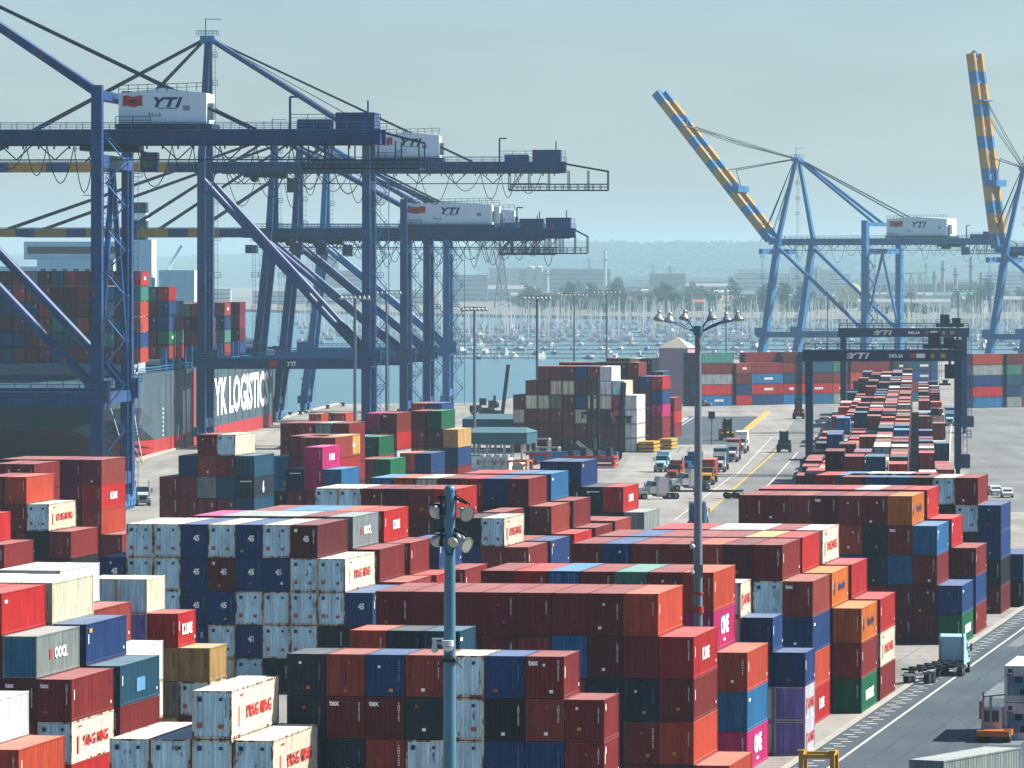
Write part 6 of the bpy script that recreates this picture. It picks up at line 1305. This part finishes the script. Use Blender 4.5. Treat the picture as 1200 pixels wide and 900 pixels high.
for px, D, h_, l_ in ((641, 7600, 44, 'thin white stack right of the silos'), (709, 8200, 70, 'tall white chimney above the plant'), (1095, 7000, 40, 'first slim refinery column from the left'), (1105, 6900, 52, 'second slim refinery column, taller'), (1120, 7100, 44, 'third refinery column beside the crane'), (1138, 6800, 56, 'tallest refinery column near the right edge'), (1150, 6700, 38, 'refinery column right of the tallest'), (925, 7400, 32, 'thin stack left of the yellow heap'), (957, 7300, 44, 'stack rising above the yellow heap'), (1172, 7000, 48, 'refinery column between the crane legs')):
    simple('chimney', l_, 'chimney', along(px, D, -.5), 0, [('shaft', 'grey_wall' if px > 900 else 'truck_white', lambda b, h_=h_: b.tube((0, 0, 0), (0, 0, h_), 3.0, 12, 2.0)), ('platform', 'dark_steel', lambda b, h_=h_: b.tube((0, 0, h_ * .8), (0, 0, h_ * .8 + 1), 4, 12))], 'chimneys and columns')
for px, D, h_, l_ in ((785, 7200, 46, 'lattice pylon left of the long warehouse'), (765, 9000, 52, 'lattice pylon behind the warehouse'), (1085, 8200, 52, 'lattice pylon behind the cable loops'), (690, 8600, 60, 'lattice mast on the plant roof line'), (1030, 8400, 46, 'lattice pylon right of the yellow heap')):
    simple('pylon', l_, 'pylon', along(px, D, -.5), 0, [('tower', 'grey_wall', lambda b, h_=h_: lattice(b, 3.5, .6, h_, 8, .7)), ('crossarm', 'grey_wall', lambda b, h_=h_: (b.bar((-8, 0, h_ * .9), (8, 0, h_ * .9), .9), b.bar((-6, 0, h_ * .75), (6, 0, h_ * .75), .9)))], 'pylons')
simple('sulphur_heap', 'pale yellow cone shaped heap between the crane legs', 'heap', along(995, 6700, -.5), 0, [('pile', 'sulphur', lambda b: b.add([(-26, 0, 0), (26, 0, 0), (30, 24, 0), (-30, 24, 0), (3, 8, 27), (11, 10, 24), (-7, 9, 18)], [(0, 1, 5, 4, 6), (1, 2, 5), (0, 6, 3), (6, 4, 5, 2, 3)]))])
sb = MB()
for i in range(9): sb.dome((gx(820 + i * 9, 7000), 7000 + 8 * (i % 3), -1), 22 + 9 * math.sin(i * 1.7), sz=.45, n=10, m=4, lo=0)
tag(sb.build('earth_mounds', M['sand']), kind='structure')
# viaduct and truss bridge
x0, x1 = gx(690, 7400), gx(1000, 7400)
T = thing('viaduct', 'long pale road viaduct crossing behind the marina', 'bridge', (x0, 7400, -.5), 0)
b = MB(); b.box(0, 0, 17, x1 - x0, 12, 19.5); b.box(0, -.2, 19.5, x1 - x0, .3, 20.6); b.build('deck', M['concrete_pale'], T)
for i in range(14): MB().box(i * (x1 - x0) / 14 + 4, 3, 0, i * (x1 - x0) / 14 + 8, 9, 17).build('pier', M['concrete_pale'], T)
def truss(label, pxa, pxb, D, h0, hh, n):
    xa, xb = gx(pxa, D), gx(pxb, D); T = thing('truss_bridge', label, 'bridge', (xa, D, -.5), 0, 'white truss bridges'); w_ = xb - xa
    b = MB(); b.box(0, 0, h0 - 2, w_, 9, h0); b.build('deck', M['grey_wall'], T)
    b = MB()
    for y in (0, 9):
        b.bar((0, y, h0 + hh), (w_, y, h0 + hh), 1.6); b.bar((0, y, h0), (w_, y, h0), 1.6)
        for i in range(n): xx = w_ * i / n; b.bar((xx, y, h0), (xx + w_ / n / 2, y, h0 + hh), 1.5); b.bar((xx + w_ / n / 2, y, h0 + hh), (xx + w_ / n, y, h0), 1.2)
    b.build('truss', M['truck_white'], T)
    for k in (0, .33, .66, 1): MB().box(w_ * k - 2, 2, 0, w_ * k + 2, 7, h0 - 2).build('pier', M['concrete_pale'], T)
truss('left white truss bridge behind the legs of the slanting crane', 912, 980, 6500, 11, 16, 12); truss('right white truss bridge behind the cable loops', 1020, 1084, 6500, 13, 24, 6)
for k, (px, D, s_) in enumerate([(700, 6100, 9), (730, 6300, 7), (1145, 5400, 10), (1160, 5600, 8), (870, 6000, 8)]):
    simple('storage_tank', ['white storage tank left of the viaduct', 'small storage tank under the viaduct', 'storage tank near the right crane leg', 'lower storage tank at the right edge', 'storage tank behind the dunes'][k], 'tank', along(px, D, -.5), 0, [('shell', 'truck_white', lambda b, s_=s_: b.tube((0, 0, 0), (0, 0, s_ * 1.1), s_, 20)), ('roof', 'grey_wall', lambda b, s_=s_: b.dome((0, 0, s_ * 1.1), s_ * 1.01, sz=.2, lo=0))], 'storage tanks')
# ------------------------------------------------------------------ the air of the place
m = bpy.data.materials.new('haze'); m.use_nodes = True; t = m.node_tree
for n_ in list(t.nodes):
    if n_.type == 'BSDF_PRINCIPLED': t.nodes.remove(n_)
out = [n_ for n_ in t.nodes if n_.type == 'OUTPUT_MATERIAL'][0]
pv = t.nodes.new('ShaderNodeVolumePrincipled'); pv.inputs['Color'].default_value = (0.58, 0.88, 1.0, 1); pv.inputs['Density'].default_value = 0.000064; pv.inputs['Anisotropy'].default_value = 0.0
t.links.new(pv.outputs[0], out.inputs['Volume'])
hz = MB().box(-17000, -1400, -6, 17000, 24500, 180).build('haze', m); tag(hz, kind='stuff')
